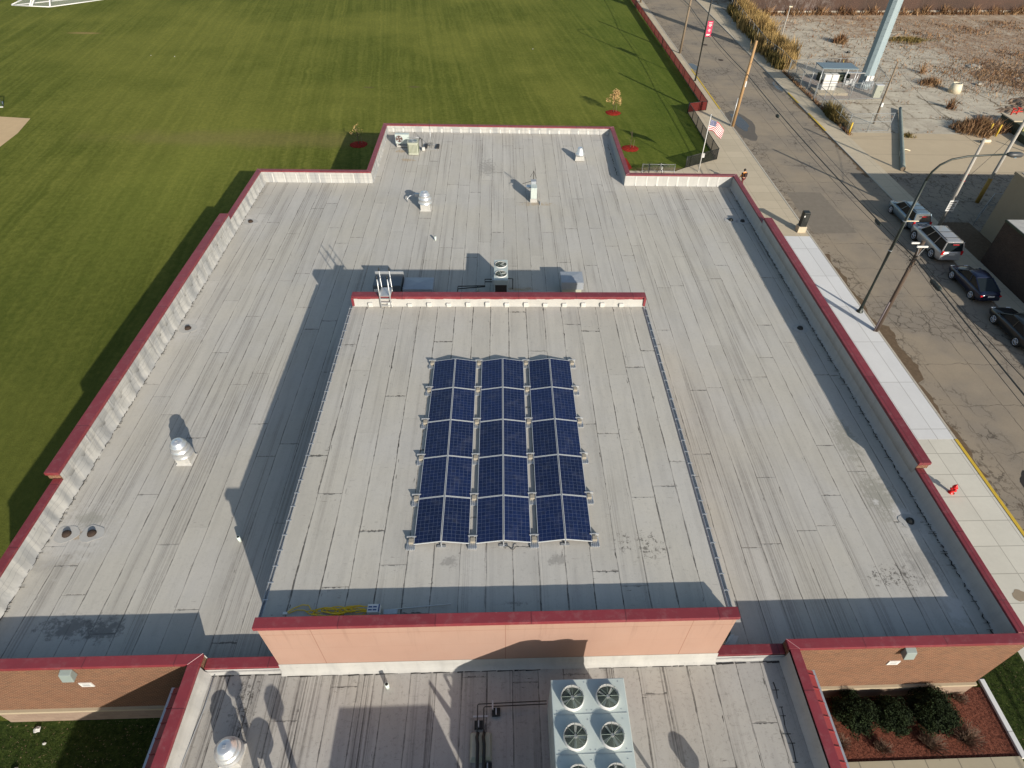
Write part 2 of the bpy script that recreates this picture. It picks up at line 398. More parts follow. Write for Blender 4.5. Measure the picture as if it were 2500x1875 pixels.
# ---- ground materials
def grassm():
    k = NT('mown_grass', .95, 0, .08)
    x, y, z = k.xyz()
    n1 = k.noise(.035, 3, .55); n2 = k.noise(.28, 4, .6, off=3); n3 = k.noise(2.4, 5, .75, off=5); n4 = k.noise(11, 3, .8, off=2)
    ang = k.m('ADD', x, k.m('MULTIPLY', y, .13))
    wv = k.m('ADD', ang, k.m('MULTIPLY', k.m('SUBTRACT', n2, .5), 1.2))
    s1 = k.noise(1.0, 3, .6, v=k.vec(k.m('MULTIPLY', wv, .9), k.m('MULTIPLY', y, .03), 0.0))
    s2 = k.noise(1.0, 2, .6, v=k.vec(k.m('MULTIPLY', wv, 2.6), k.m('MULTIPLY', y, .025), 4.0))
    f = k.m('ADD', k.m('MULTIPLY', s1, .42), k.m('ADD', k.m('MULTIPLY', s2, .42), k.m('ADD', k.m('MULTIPLY', n2, .3), k.m('MULTIPLY', n3, .45))))
    c = k.mix(k.ramp(f, .62, 1.10), (0.078, 0.096, 0.014), (0.168, 0.176, 0.034))
    dry = k.m('MULTIPLY', k.ramp(n1, .42, .62), .38)
    c = k.mix(dry, c, (0.205, 0.205, 0.042))
    east = k.m('MULTIPLY', k.ramp(x, 4.0, 24.0), .38)
    c = k.mix(east, c, (0.048, 0.098, 0.010))
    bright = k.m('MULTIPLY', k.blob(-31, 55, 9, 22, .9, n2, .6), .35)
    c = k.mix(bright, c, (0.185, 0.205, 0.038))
    near = k.m('MULTIPLY', k.ramp(y, 60.0, 15.0), k.m('MULTIPLY', k.ramp(x, -10.0, -26.0), .55))  # near west grass darkened, partly to paint in the lens's corner falloff
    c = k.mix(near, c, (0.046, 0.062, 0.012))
    wear = k.m('MULTIPLY', k.blob(-22, 66, 26, 3.2, .8, n2, .5), .45)
    c = k.mix(wear, c, (0.19, 0.15, 0.06))
    wear2 = k.m('MULTIPLY', k.blob(16.5, 59.4, 4.2, .9, .6, n3, .5), .7)
    c = k.mix(wear2, c, (0.17, 0.11, 0.055))
    for px, py, rx, ry in ((-16.8, 82.5, .9, .3), (-11.1, 83.0, 1.0, .4), (-62, 104, 3.0, .7)):
        c = k.mix(k.m('MULTIPLY', k.blob(px, py, rx, ry, .6, n3, .5), .6), c, (.12, .09, .05) if px > -60 else (.30, .21, .09))
    n5 = k.noise(28, 2, .8, off=8)
    c = k.scale(c, k.m('ADD', .30, k.m('ADD', k.m('MULTIPLY', n4, .60), k.m('ADD', k.m('MULTIPLY', n3, .45), k.m('MULTIPLY', n5, .35)))))
    return k.out(c, n4, .6, .06)
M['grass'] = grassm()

M['lawn'] = mulchm('deep_green_lawn', (0.018, 0.032, 0.006), (0.045, 0.065, 0.014), 5)  # deeper green than the field, with shade and lens falloff partly painted in
M['lawn'].node_tree.nodes
def slabm(name, base, jx=None, jy=None, jw=.012, dark=.5, var=.16, offx=0., offy=0.):
    k = NT(name, .9, 0, .15)
    x, y, z = k.xyz()
    n = k.noise(.5, 4, .6); n2 = k.noise(4, 5, .7, off=2); n3 = k.noise(40, 2, .6, off=4)
    c = k.scale(base, k.m('ADD', 1.0 - var, k.m('ADD', k.m('MULTIPLY', n, var), k.m('ADD', k.m('MULTIPLY', n2, var * .7), k.m('MULTIPLY', n3, var * .4)))))
    if jx or jy:
        d = []
        cells = []
        for ax, p, o in ((x, jx, offx), (y, jy, offy)):
            if not p: continue
            q = k.m('DIVIDE', k.m('ADD', ax, 200 + o), p); f = k.m('FRACT', q); cells.append(k.m('FLOOR', q))
            d.append(k.m('MULTIPLY', k.m('MINIMUM', f, k.m('SUBTRACT', 1.0, f)), p))
        dd = d[0] if len(d) == 1 else k.m('MINIMUM', d[0], d[1])
        c = k.scale(c, k.m('ADD', .95, k.m('MULTIPLY', k.white(*cells), .08)))
        c = k.mix(k.m('MULTIPLY', k.ramp(dd, jw, jw * 2.2, 1.0, 0.0), dark), c, (.13, .12, .10))
    return k.out(c, n2, .15, .02)
M['walk_cream'] = slabm('cream_pavement', (0.545, 0.53, 0.465), 1.42, 1.52, .013, .5, .20, offx=.60, offy=.17)
M['walk_white'] = slabm('new_white_pavement', (0.60, 0.61, 0.612), 1.25, 4.1, .014, .45, .14, offx=.45, offy=1.85)
M['walk_old'] = slabm('pale_pavement', (0.47, 0.405, 0.300), 1.9, 1.6, .014, .35, .18, offx=.1)
M['walk_south'] = slabm('entry_paving', (0.36, 0.32, 0.235), 1.33, 3.0, .014, .7, .15, offx=.35, offy=-3.3)
M['kerb'] = slabm('kerb_concrete', (0.42, 0.39, 0.33), None, 1.5, .01, .5, .25)
M['apron'] = slabm('concrete_apron', (0.44, 0.36, 0.25), None, 4.2, .03, .35, .16, offy=.7)

def roadm():
    k = NT('worn_asphalt', .92, 0, .12)
    x, y, z = k.xyz()
    n = k.noise(.16, 3, .6); n1 = k.noise(.9, 4, .65, off=2); n2 = k.noise(7, 4, .75, off=5); n3 = k.noise(60, 2, .7)
    c = k.mix(k.ramp(n, .35, .65), (0.285, 0.238, 0.178), (0.225, 0.196, 0.160))
    c = k.scale(c, k.m('ADD', .66, k.m('ADD', k.m('MULTIPLY', n1, .25), k.m('ADD', k.m('MULTIPLY', n2, .22), k.m('MULTIPLY', n3, .2)))))
    # cracks: slab joints, wandering
    w1 = k.m('MULTIPLY', k.m('SUBTRACT', k.noise(.8, 3, .6, off=9), .5), .9)
    yq = k.m('DIVIDE', k.m('ADD', k.m('ADD', y, w1), 103.), 3.9); fy = k.m('FRACT', yq)
    d1 = k.m('MULTIPLY', k.m('MINIMUM', fy, k.m('SUBTRACT', 1.0, fy)), 3.9)
    xq = k.m('DIVIDE', k.m('ADD', k.m('ADD', x, k.m('MULTIPLY', w1, .35)), 98.6), 3.1); fx = k.m('FRACT', xq)
    d2 = k.m('MULTIPLY', k.m('MINIMUM', fx, k.m('SUBTRACT', 1.0, fx)), 3.1)
    cr1 = k.m('MULTIPLY', k.ramp(k.m('MINIMUM', d1, d2), .012, .045, 1.0, 0.0), k.ramp(n1, .35, .6, .1, .65))
    vo = k.n('ShaderNodeTexVoronoi', feature='DISTANCE_TO_EDGE'); vo.inputs['Scale'].default_value = 1.1
    dv = k.n('ShaderNodeVectorMath', operation='ADD'); k.l(k.co(), dv.inputs[0]); k.l(k.scale(k.vec(n1, n2, 0.0), .9), dv.inputs[1]); k.l(dv.outputs[0], vo.inputs['Vector'])
    west = k.ramp(k.m('ADD', x, k.m('MULTIPLY', n1, 2.0)), 28.6, 30.4, 1.0, 0.0)
    east = k.ramp(k.m('ADD', x, k.m('MULTIPLY', n1, 1.0)), 36.6, 38.0)
    zone = k.m('MAXIMUM', k.m('MULTIPLY', k.ramp(n, .5, .62), .8), k.m('MULTIPLY', k.m('MAXIMUM', west, east), k.ramp(k.noise(.2, 3, off=31), .42, .58)))
    cr2 = k.m('MULTIPLY', k.ramp(vo.outputs['Distance'], .01, .05, .85, 0.0), zone)
    c = k.mix(k.m('MAXIMUM', cr1, cr2), c, (.04, .033, .028))
    c = k.mix(k.m('MULTIPLY', k.m('MAXIMUM', west, east), k.m('MULTIPLY', k.ramp(n1, .4, .6), .45)), c, (.26, .22, .17))
    c = k.mix(k.m('MULTIPLY', k.ramp(k.m('ADD', k.noise(1.4, 5, .8, off=13), k.m('MULTIPLY', west, .05)), .60, .66), k.m('MULTIPLY', west, .7)), c, (.07, .05, .035))
    c = k.mix(k.m('MULTIPLY', k.ramp(k.noise(1.4, 5, .8, off=17), .56, .64), k.m('MULTIPLY', east, .8)), c, (.085, .06, .04))
    return k.out(c, n2, .35, .02)
M['road'] = roadm()
M['patch'] = plain('newer_asphalt_patch', (0.195, 0.170, 0.138), .9, 0, .25, 2, .1)
M['darkpatch'] = plain('tar_patch', (0.035, 0.033, 0.032), .9, 0, .3, 4, .1)
M['dirt'] = plain('broken_dirt_edge', (0.135, 0.098, 0.065), .95, 0, .6, 4, .05)
M['infield'] = plain('infield_clay', (0.50, 0.37, 0.225), .95, 0, .16, 1.2, .05)

def lotm():
    k = NT('weathered_lot_concrete', .93, 0, .1)
    x, y, z = k.xyz()
    n = k.noise(.09, 3, .6); n1 = k.noise(.5, 4, .65, off=2); n2 = k.noise(3.2, 5, .75, off=5); n3 = k.noise(30, 2, .7)
    c = k.mix(k.ramp(n1, .35, .68), (0.50, 0.455, 0.365), (0.40, 0.355, 0.285))
    c = k.scale(c, k.m('ADD', .6, k.m('ADD', k.m('MULTIPLY', n2, .45), k.m('MULTIPLY', n3, .3))))
    a = R(15)
    u = k.m('ADD', k.m('MULTIPLY', x, math.cos(a)), k.m('MULTIPLY', y, math.sin(a) * .0))
    for ax, p, o in ((y, 5.0, .4), (x, 4.6, 1.2)):
        w = k.m('MULTIPLY', k.m('SUBTRACT', k.noise(.5, 4, .7, off=o * 9), .5), 1.8)
        q = k.m('FRACT', k.m('DIVIDE', k.m('ADD', k.m('ADD', ax, w), 100 + o), p))
        d = k.m('MULTIPLY', k.m('MINIMUM', q, k.m('SUBTRACT', 1.0, q)), p)
        ww = k.ramp(n2, .3, .65, .02, .16)
        c = k.mix(k.m('MULTIPLY', k.ramp(d, ww, k.m('ADD', ww, .08), 1.0, 0.0), k.ramp(k.noise(.35, 3, off=41.), .42, .6, .15, .75)), c, (.13, .10, .06))
    c = k.mix(k.m('MULTIPLY', k.ramp(k.noise(1.1, 5, .8, off=15), .57, .66), .8), c, (.16, .11, .065))
    # reddish soil in the north-east
    soil = k.ramp(k.m('ADD', k.m('ADD', k.m('MULTIPLY', x, .6), k.m('MULTIPLY', y, .45)), k.m('MULTIPLY', k.m('SUBTRACT', k.noise(.12, 4, .7, off=8), .5), 46.)), 84., 92.)
    sc = k.mix(k.ramp(n2, .35, .65), (0.22, 0.145, 0.10), (0.36, 0.27, 0.19))
    sc = k.mix(k.ramp(k.noise(2.6, 5, .8, off=44), .58, .66), sc, (.15, .085, .05))
    c = k.mix(k.m('MULTIPLY', soil, k.ramp(n1, .3, .6, .35, .9)), c, sc)
    return k.out(c, n2, .5, .05)
M['lot'] = lotm()
M['rubble'] = mulchm('rubble_soil', (0.13, 0.082, 0.055), (0.34, 0.26, 0.185), 2.2)
def waterm():
    k = NT('puddle_water', .05, 0, .6)
    return k.out((0.06, 0.055, 0.05))
M['water'] = waterm()
M['wet'] = plain('wet_asphalt', (0.115, 0.100, 0.082), .6, 0, .2, 2, .3)

def corrugm():
    k = NT('brown_corrugated_wall', .6, .1, .3)
    x, y, z = k.xyz()
    n = k.noise(.3, 4, .6); v = k.noise(1.2, 4, .6, sz=.1, off=6)
    c = k.mix(k.ramp(n, .35, .65), (0.080, 0.047, 0.036), (0.060, 0.038, 0.030))
    c = k.mix(k.m('MULTIPLY', k.ramp(v, .52, .75), .25), c, (.12, .09, .075))
    chalk = k.m('MULTIPLY', k.blob(54, 125, 9, 20, .7, k.noise(.5, 4, .7), .6), k.ramp(k.noise(.9, 5, .8, sx=2, off=12), .45, .62))
    c = k.mix(k.m('MULTIPLY', chalk, .55), c, (.22, .19, .18))
    return k.out(c)
M['corr'] = corrugm()

def flagm():
    k = NT('flag_cloth', .75, 0, .15)
    x, y, z = k.xyz()          # flag local: x 0..1.9 along, z 0..-1.15 hoist in UV-like attr
    at = k.n('ShaderNodeAttribute', attribute_name='fl')
    sp = k.n('ShaderNodeSeparateXYZ'); k.l(at.outputs['Vector'], sp.inputs[0])
    u, v = sp.outputs[0], sp.outputs[1]
    st = k.m('FLOOR', k.m('MULTIPLY', v, 12.999))
    odd = k.m('MODULO', st, 2.0)
    c = k.mix(odd, (0.52, 0.02, 0.045), (0.78, 0.76, 0.76))
    c = k.mix(k.m('SUBTRACT', 1.0, odd), c, (0.52, 0.02, 0.045))
    can = k.m('MULTIPLY', k.m('LESS_THAN', u, .4), k.m('LESS_THAN', v, .5385))
    su = k.m('SUBTRACT', k.m('FRACT', k.m('MULTIPLY', u, 15.0)), .5); sv = k.m('SUBTRACT', k.m('FRACT', k.m('MULTIPLY', v, 9.3)), .5)
    star = k.ramp(k.m('SQRT', k.m('ADD', k.m('MULTIPLY', su, su), k.m('MULTIPLY', sv, sv))), .22, .30, 1.0, 0.0)
    c = k.mix(can, c, k.mix(star, (0.02, 0.03, 0.14), (.7, .7, .75)))
    # 13 stripes start and end red
    return k.out(c)
M['flag'] = flagm()
M['banner'] = plain('crimson_banner_cloth', (0.50, 0.035, 0.10), .7, 0, .12, 2)
M['orange'] = plain('orange_jacket', (0.75, 0.27, 0.02), .7, 0, .15, 5)
M['darkcloth'] = plain('dark_cloth', (0.035, 0.02, 0.02), .85, 0, .3, 5)
M['maroon'] = plain('maroon_trousers', (0.12, 0.03, 0.03), .85, 0, .2, 5)
M['skin'] = plain('skin', (0.45, 0.26, 0.18), .6, 0, .05, 5)
M['hair'] = plain('dark_hair', (0.015, 0.011, 0.009), .6, 0, .2, 9)
M['redvalve'] = plain('red_valve_paint', (0.45, 0.03, 0.02), .6, 0, .2, 5)
M['greensteel'] = plain('dull_green_steel', (0.045, 0.055, 0.035), .7, .1, .3, 2)

# ------------------------------------------------------------------ object helpers
COL = scene.collection
def tag(o, label=None, cat=None, group=None, kind=None):
    if label: o['label'] = label
    if cat: o['category'] = cat
    if group: o['group'] = group
    if kind: o['kind'] = kind
    return o
def thing(name, label, cat, loc=(0, 0, 0), rz=0, group=None):
    o = bpy.data.objects.new(name, None); COL.objects.link(o)
    o.empty_display_size = .2
    o.location = loc; o.rotation_euler = (0, 0, rz)
    return tag(o, label, cat, group)
class MB:
    def __init__(s): s.bm = bmesh.new()
    def face(s, pts):
        try: return s.bm.faces.new([s.bm.verts.new(p) for p in pts])
        except ValueError: return None
    def box(s, x0, x1, y0, y1, z0, z1, rz=0, c=None):
        vs_ = [(x, y, z) for z in (z0, z1) for y in (y0, y1) for x in (x0, x1)]
        if rz:
            cx, cy = c or ((x0 + x1) / 2, (y0 + y1) / 2)
            ca, sa = math.cos(rz), math.sin(rz)
            vs_ = [(cx + (x - cx) * ca - (y - cy) * sa, cy + (x - cx) * sa + (y - cy) * ca, z) for x, y, z in vs_]
        v = [s.bm.verts.new(p) for p in vs_]
        for f in ((0, 2, 3, 1), (4, 5, 7, 6), (0, 1, 5, 4), (2, 6, 7, 3), (0, 4, 6, 2), (1, 3, 7, 5)):
            s.bm.faces.new([v[i] for i in f])
        return s
    def tube(s, pts, r, seg=8, cap=True, r1=None):
        pts = [Vector(p) for p in pts]; n = len(pts); rings = []
        up = Vector((0, 0, 1))
        for i, p in enumerate(pts):
            d = (pts[min(i + 1, n - 1)] - pts[max(i - 1, 0)]).normalized()
            a = d.cross(up)
            if a.length < 1e-3: a = d.cross(Vector((0, 1, 0)))
            a.normalize(); b = a.cross(d).normalized()
            rr = r if r1 is None else r + (r1 - r) * i / (n - 1)
            rings.append([s.bm.verts.new(p + a * math.cos(t) * rr + b * math.sin(t) * rr) for t in [2 * PI * j / seg for j in range(seg)]])
        for i in range(n - 1):
            for j in range(seg):
                f = s.bm.faces.new((rings[i][j], rings[i][(j + 1) % seg], rings[i + 1][(j + 1) % seg], rings[i + 1][j])); f.smooth = seg > 5
        if cap:
            s.bm.faces.new(rings[0][::-1]); s.bm.faces.new(rings[-1])
        return s
    def ring(s, c, rad, r, seg=28, axis='z', k=4):
        c = Vector(c); rings = []
        for i in range(seg):
            t = 2 * PI * i / seg
            rings.append([])
            for j in range(k):
                q = 2 * PI * j / k
                rr = rad + r * math.cos(q); zz = r * math.sin(q)
                p = Vector((rr * math.cos(t), rr * math.sin(t), zz)) if axis == 'z' else (Vector((rr * math.cos(t), zz, rr * math.sin(t))) if axis == 'y' else Vector((zz, rr * math.cos(t), rr * math.sin(t))))
                rings[-1].append(s.bm.verts.new(c + p))
        for i in range(seg):
            for j in range(k):
                s.bm.faces.new((rings[i][j], rings[(i + 1) % seg][j], rings[(i + 1) % seg][(j + 1) % k], rings[i][(j + 1) % k]))
        return s
    def lathe(s, c, prof, seg=24, axis='z', cap=True):
        c = Vector(c); rings = []
        for rr, h in prof:
            rings.append([])
            for i in range(seg):
                t = 2 * PI * i / seg
                p = (rr * math.cos(t), rr * math.sin(t), h)
                if axis == 'y': p = (p[0], p[2], p[1])
                if axis == 'x': p = (p[2], p[0], p[1])
                rings[-1].append(s.bm.verts.new(c + Vector(p)))
        for a, b in zip(rings[:-1], rings[1:]):
            for i in range(seg):
                f = s.bm.faces.new((a[i], a[(i + 1) % seg], b[(i + 1) % seg], b[i])); f.smooth = True
        if cap:
            s.bm.faces.new(rings[0][::-1]); s.bm.faces.new(rings[-1])
        return s
    def prism(s, poly, z0, z1):
        a = [s.bm.verts.new((x, y, z0)) for x, y in poly]; b = [s.bm.verts.new((x, y, z1)) for x, y in poly]
        n = len(poly)
        s.bm.faces.new(a[::-1]); s.bm.faces.new(b)
        for i in range(n): s.bm.faces.new((a[i], a[(i + 1) % n], b[(i + 1) % n], b[i]))
        return s
    def loft(s, secs, cap=True, smooth=True, closed=True):
        rows = [[s.bm.verts.new(p) for p in sec] for sec in secs]
        n = len(rows[0])
        for a, b in zip(rows[:-1], rows[1:]):
            for i in range(n if closed else n - 1):
                f = s.bm.faces.new((a[i], a[(i + 1) % n], b[(i + 1) % n], b[i])); f.smooth = smooth
        if cap:
            s.bm.faces.new(rows[0][::-1]); s.bm.faces.new(rows[-1])
        return s
    def ico(s, c, r, sub=2, jit=0.0, sz=1.0):
        res = bmesh.ops.create_icosphere(s.bm, subdivisions=sub, radius=1.0)
        for v in res['verts']:
            k_ = 1 + rnd.uniform(-jit, jit)
            v.co = Vector(c) + Vector((v.co.x * r * k_, v.co.y * r * k_, v.co.z * r * sz * k_))
        return s
    def build(s, name, mat, parent=None, bevel=0.0, smooth=False, sub=0, split=False):
        if split: return s.split(name, mat, parent, bevel)
        bmesh.ops.recalc_face_normals(s.bm, faces=s.bm.faces)
        me = bpy.data.meshes.new(name)
        s.bm.to_mesh(me); s.bm.free()
        if isinstance(mat, str): mat = M[mat]
        me.materials.append(mat)
        o = bpy.data.objects.new(name, me); COL.objects.link(o)
        if parent: o.parent = parent
        if smooth:
            for p in me.polygons: p.use_smooth = True
        if bevel:
            b = o.modifiers.new('bevel', 'BEVEL'); b.width = bevel; b.segments = 2; b.limit_method = 'ANGLE'
        if sub:
            q = o.modifiers.new('sub', 'SUBSURF'); q.levels = sub; q.render_levels = sub
        return o
def _split(s, name, mat, parent, bevel):
    bmesh.ops.remove_doubles(s.bm, verts=s.bm.verts, dist=1e-5)
    s.bm.verts.ensure_lookup_table(); s.bm.verts.index_update(); seen = set(); last = None
    for v0 in s.bm.verts:
        if v0.index in seen: continue
        st = [v0]; seen.add(v0.index); isl = []
        while st:
            v = st.pop(); isl.append(v)
            for e in v.link_edges:
                w = e.other_vert(v)
                if w.index not in seen: seen.add(w.index); st.append(w)
        m_ = MB(); mp = {v: m_.bm.verts.new(v.co) for v in isl}
        for f in {f for v in isl for f in v.link_faces}: m_.bm.faces.new([mp[v] for v in f.verts])
        last = m_.build(name, mat, parent, bevel)
    s.bm.free(); return last
MB.split = _split
def copy_tree(o, parent=None):
    c = o.copy(); COL.objects.link(c)
    if parent: c.parent = parent
    for ch in list(o.children): copy_tree(ch, c)
    return c
def struct(name, mb, mat, **kw):
    o = mb.build(name, mat, **kw); o['kind'] = 'structure'; return o

# ------------------------------------------------------------------ ground
def rect(x0, x1, y0, y1, z):
    m_ = MB(); m_.face([(x0, y0, z), (x1, y0, z), (x1, y1, z), (x0, y1, z)]); return m_
def poly(pts, z):
    m_ = MB(); m_.face([(x, y, z) for x, y in pts]); return m_
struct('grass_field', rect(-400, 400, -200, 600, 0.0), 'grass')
KX = 26.80            # west kerb line
struct('road', rect(KX + .15, 37.7, -60, 400, 0.012), 'road')
struct('cross_lot', rect(37.9, 400, -60, 400, .016), 'lot')
struct('concrete_apron', rect(39.9, 62.0, 59.3, 69.9, .024), 'apron')
struct('cracked_drive', rect(39.86, 62.0, 46.5, 59.25, .022), 'road')
struct('kerb_west', MB().box(KX, KX + .16, -60, 400, -.1, .125), 'kerb', bevel=.02)
struct('kerb_east', MB().box(37.62, 37.80, -60, 400, -.1, .10), 'kerb', bevel=.02)
struct('pavement_east', MB().box(37.80, 39.85, -60, 400, -.1, .085), 'walk_old')
# west pavement in its three ages
w1 = MB().prism([(22.8, -60), (KX, -60), (KX, 22.82), (19.36, 22.82), (19.36, 10.4), (22.8, 10.4)], -.1, .105)
struct('pavement_west', w1, 'walk_cream')
struct('new_pavement', MB().box(19.36, KX, 22.84, 46.2, -.1, .112), 'walk_white')
struct('old_pavement', MB().prism([(19.36, 46.22), (KX, 46.22), (KX, 400), (25.02, 400), (25.02, 76.1), (22.66, 75.4), (22.66, 62.0), (18.85, 59.75), (17.6, 58.9), (10.4, 58.9), (10.4, 57.3), (19.36, 57.3)], -.1, .104), 'walk_old')
yl = MB().box(KX - .01, KX + .175, -30, 22.82, .1, .133)
yl.box(KX - .01, KX + .175, 76.5, 92, .1, .133)
tag(yl.build('yellow_kerb_paint', 'yellow'), kind='structure')
y2 = MB()
for a, b in ((79.2, 83.0), (70.2, 75.7)): y2.box(37.60, 37.82, a, b, .08, .108)
tag(y2.build('yellow_kerb_marking', 'yellow'), kind='structure')
# road patches, puddles
def blobpoly(cx, cy, rx, ry, n=28, jit=.18, rz=0):
    out = []
    ph = rnd.random() * 9
    for i in range(n):
        t = 2 * PI * i / n
        k_ = 1 + jit * (math.sin(3 * t + ph) * .5 + math.sin(5 * t + ph * 2) * .35 + rnd.uniform(-.3, .3))
        x, y = rx * k_ * math.cos(t), ry * k_ * math.sin(t)
        out.append((cx + x * math.cos(rz) - y * math.sin(rz), cy + x * math.sin(rz) + y * math.cos(rz)))
    return out
struct('asphalt_patch', poly([(27.7, 54.7), (31.05, 54.7), (31.4, 47.0), (27.5, 46.8)], .018), 'patch')
struct('pavement_stain', poly(blobpoly(24.6, 13.0, .42, .30), .109), plain('damp_stain', (.27, .22, .16), .8, 0, .15, 4))
struct('tar_patch', poly(blobpoly(30.0, 19.4, 1.0, 1.25), .020), 'darkpatch')
struct('wet_road', poly(blobpoly(28.3, 71.8, 1.35, 4.6), .017), 'wet')
struct('puddle', poly(blobpoly(28.3, 72.6, .75, 2.6), .023), 'water')
struct('wet_gutter', poly(blobpoly(37.0, 86.3, .8, 3.2), .017), 'wet')
struct('gutter_puddle', poly(blobpoly(37.2, 85.6, .38, 2.0), .023), 'water')
struct('far_puddle', poly(blobpoly(27.6, 93.5, .5, 1.6), .023), 'water')
ed = []
y = 43.5
a_, b_ = [], []
while y > 20:
    wdt = .12 + .45 * abs(math.sin(y * .9)) * rnd.uniform(.4, 1) + (.55 if 28 < y < 34 else 0)
    a_.append((KX + .17, y)); b_.append((KX + .17 + wdt, y)); y -= .35
struct('broken_road_edge', poly(a_ + b_[::-1], .019), 'dirt')
a_, b_ = [], []
y = 80
while y > 58:
    wdt = .15 + .5 * rnd.random() * abs(math.sin(y * .5)); a_.append((37.61, y)); b_.append((37.61 - wdt, y)); y -= .3
struct('dirt_gutter', poly(a_ + b_[::-1], .019), 'dirt')
mh = MB()
for q, w_ in (((32.46, 96.9), 'nearer to the black splice'), ((32.0, 104.6), 'further up the street')):
    mh = MB().lathe((q[0], q[1], .016), [(.38, 0), (.38, .008)], 24)
    tag(mh.build('manhole_cover', 'rust'), 'round iron manhole cover in the street, the one ' + w_, 'manhole cover', 'manhole covers in the street')
struct('infield_dirt', poly([(-51.8, 70.6), (-50.9, 66.5), (-50.7, 63.0), (-52.5, 58.5), (-58, 54), (-70, 52), (-78, 60), (-72, 70), (-62, 71.5), (-55.2, 71.0)], .006), 'infield')
struct('entry_paving', MB().box(11.0, 20.35, -20, 6.38, -.1, .09), 'walk_south')
struct('mulch_bed', poly([(10.6, 6.40), (20.33, 6.40), (20.38, 9.0), (19.3, 9.0), (19.3, 8.8), (10.6, 8.8)], .03), 'mulch')
struct('bed_edging', MB().box(20.34, 20.56, 6.3, 9.3, -.1, .14), 'walk_white', bevel=.02)
struct('lawn_strip', poly([(20.56, -20), (22.8, -20), (22.8, 10.4), (19.4, 10.4), (19.4, 9.3), (20.56, 9.3)], .10), 'lawn')
struct('west_lawn', rect(-24, -10.8, -20, 8.8, .008), 'lawn')
struct('mulch_strip', poly([(10.55, 62.2), (13.1, 62.15), (13.35, 59.75), (12.7, 58.95), (10.55, 58.95)], .01), 'mulchred')

# ------------------------------------------------------------------ the school building
bld = thing('brick_building', 'low brick building with red copings, grey felt roof and a raised centre block', 'building')
XW, XE, YN, YNN, XNW, XNE = -19.40, 19.38, 47.54, 57.36, -10.80, 10.50
YS, FXW, FXE = 8.78, -10.85, 10.62
CW = .37
RZ, RN, ZF, PZ = 4.09, 4.43, 4.32, 7.28
ZC, ZCB, ZS, ZCC, ZP = 5.05, 5.44, 5.02, 4.60, 7.86
# roof decks
rf = MB()
def grid_sheet(mb, x0, x1, y0, y1, zf, nx, ny, amp=.012):
    vs_ = [[mb.bm.verts.new((x0 + (x1 - x0) * i / nx, y0 + (y1 - y0) * j / ny, zf(y0 + (y1 - y0) * j / ny) + (rnd.uniform(-amp, amp) if 0 < i < nx and 0 < j < ny else 0))) for i in range(nx + 1)] for j in range(ny + 1)]
    for j in range(ny):
        for i in range(nx):
            f = mb.bm.faces.new((vs_[j][i], vs_[j][i + 1], vs_[j + 1][i + 1], vs_[j + 1][i])); f.smooth = True
zf_main = lambda y: RZ if y < 46 else RZ + (RN - RZ) * min(1, (y - 46) / 11)
grid_sheet(rf, XW + .1, XE - .1, YS + .15, YN - .1, zf_main, 60, 60, .006)
zz = zf_main(YN - .1)
grid_sheet(rf, XNW + .1, XNE - .1, YN - .1, YNN - .1, zf_main, 30, 16, .006)
rf.build('main_roof', 'roof_main', bld)
pr_ = MB(); grid_sheet(pr_, -7.88, 7.58, 9.0, 26.4, lambda y: PZ, 30, 34, .007); pr_.build('upper_roof', 'roof_pent', bld)
fr_ = MB(); grid_sheet(fr_, FXW + .1, FXE - .1, -8.0, 8.88, lambda y: ZF, 30, 34, .006); fr_.build('front_roof', 'roof_front', bld)

# walls (outer bodies under the coping); x/y ranges, bottom, top
def wallbox(mb, x0, x1, y0, y1, z0, z1): mb.box(x0, x1, y0, y1, z0, z1)
wb = MB()
e = .05
wallbox(wb, XW + e, XW + CW - .01, YS + e, YN - e, 0, ZC - .03)
wallbox(wb, XE - CW + .01, XE - e, YS + e, YN - e, 0, ZC - .03)
wallbox(wb, XW + CW - .008, XNW + e + .3, YN - CW + .01, YN - e, 0, ZC - .03)
wallbox(wb, XNE - e - .3, XE - CW + .008, YN - CW + .01, YN - e, 0, ZC - .03)
wallbox(wb, XNW + e, XNW + CW - .01, YN - e - .003, YNN - e, 0, ZC - .03)
wallbox(wb, XNE - CW + .01, XNE - e, YN - e - .003, YNN - e, 0, ZC - .03)
wallbox(wb, XNW + CW - .008, XNE - CW + .008, YNN - CW + .01, YNN - e, 0, ZC - .03)
wallbox(wb, XW - .16, XW + CW - .013, 16.86, 39.49, ZC - .028, ZCB - .03)
wallbox(wb, XE - CW + .013, XE + .16, 16.86, 39.49, ZC - .028, ZCB - .03)
for a, b in ((XW + CW - .008, FXW + .36), (FXE - .36, XE - CW + .008)):
    wallbox(wb, a, b, YS + e, YS + CW - .01, 1.12, ZS - .03)
wallbox(wb, FXW + .38, -7.83, YS + e + .01, YS + CW - .012, 0, ZCC - .03); wallbox(wb, 7.68, FXE - .38, YS + e + .01, YS + CW - .012, 0, ZCC - .03)
wallbox(wb, FXW + e, FXW + CW - .01, -8, YS + e - .002, 0, ZS - .032)
wallbox(wb, FXE - CW + .01, FXE - e, -8, YS + e - .002, 0, ZS - .032)
wb.build('brick_wall', 'brick', bld, split=True)
lg = MB(); st_ = MB()
for a, b in ((XW + .02, FXW + .3), (FXE - .3, XE - .02)):
    st_.box(a, b, YS - .02, YS + CW, 0, .98)
    lg.box(a - .02, b + .02, YS - .06, YS + .30, .98, 1.12)
st_.build('stone_base', 'stone', bld, split=True); lg.build('stone_ledge', 'ledge', bld, split=True)
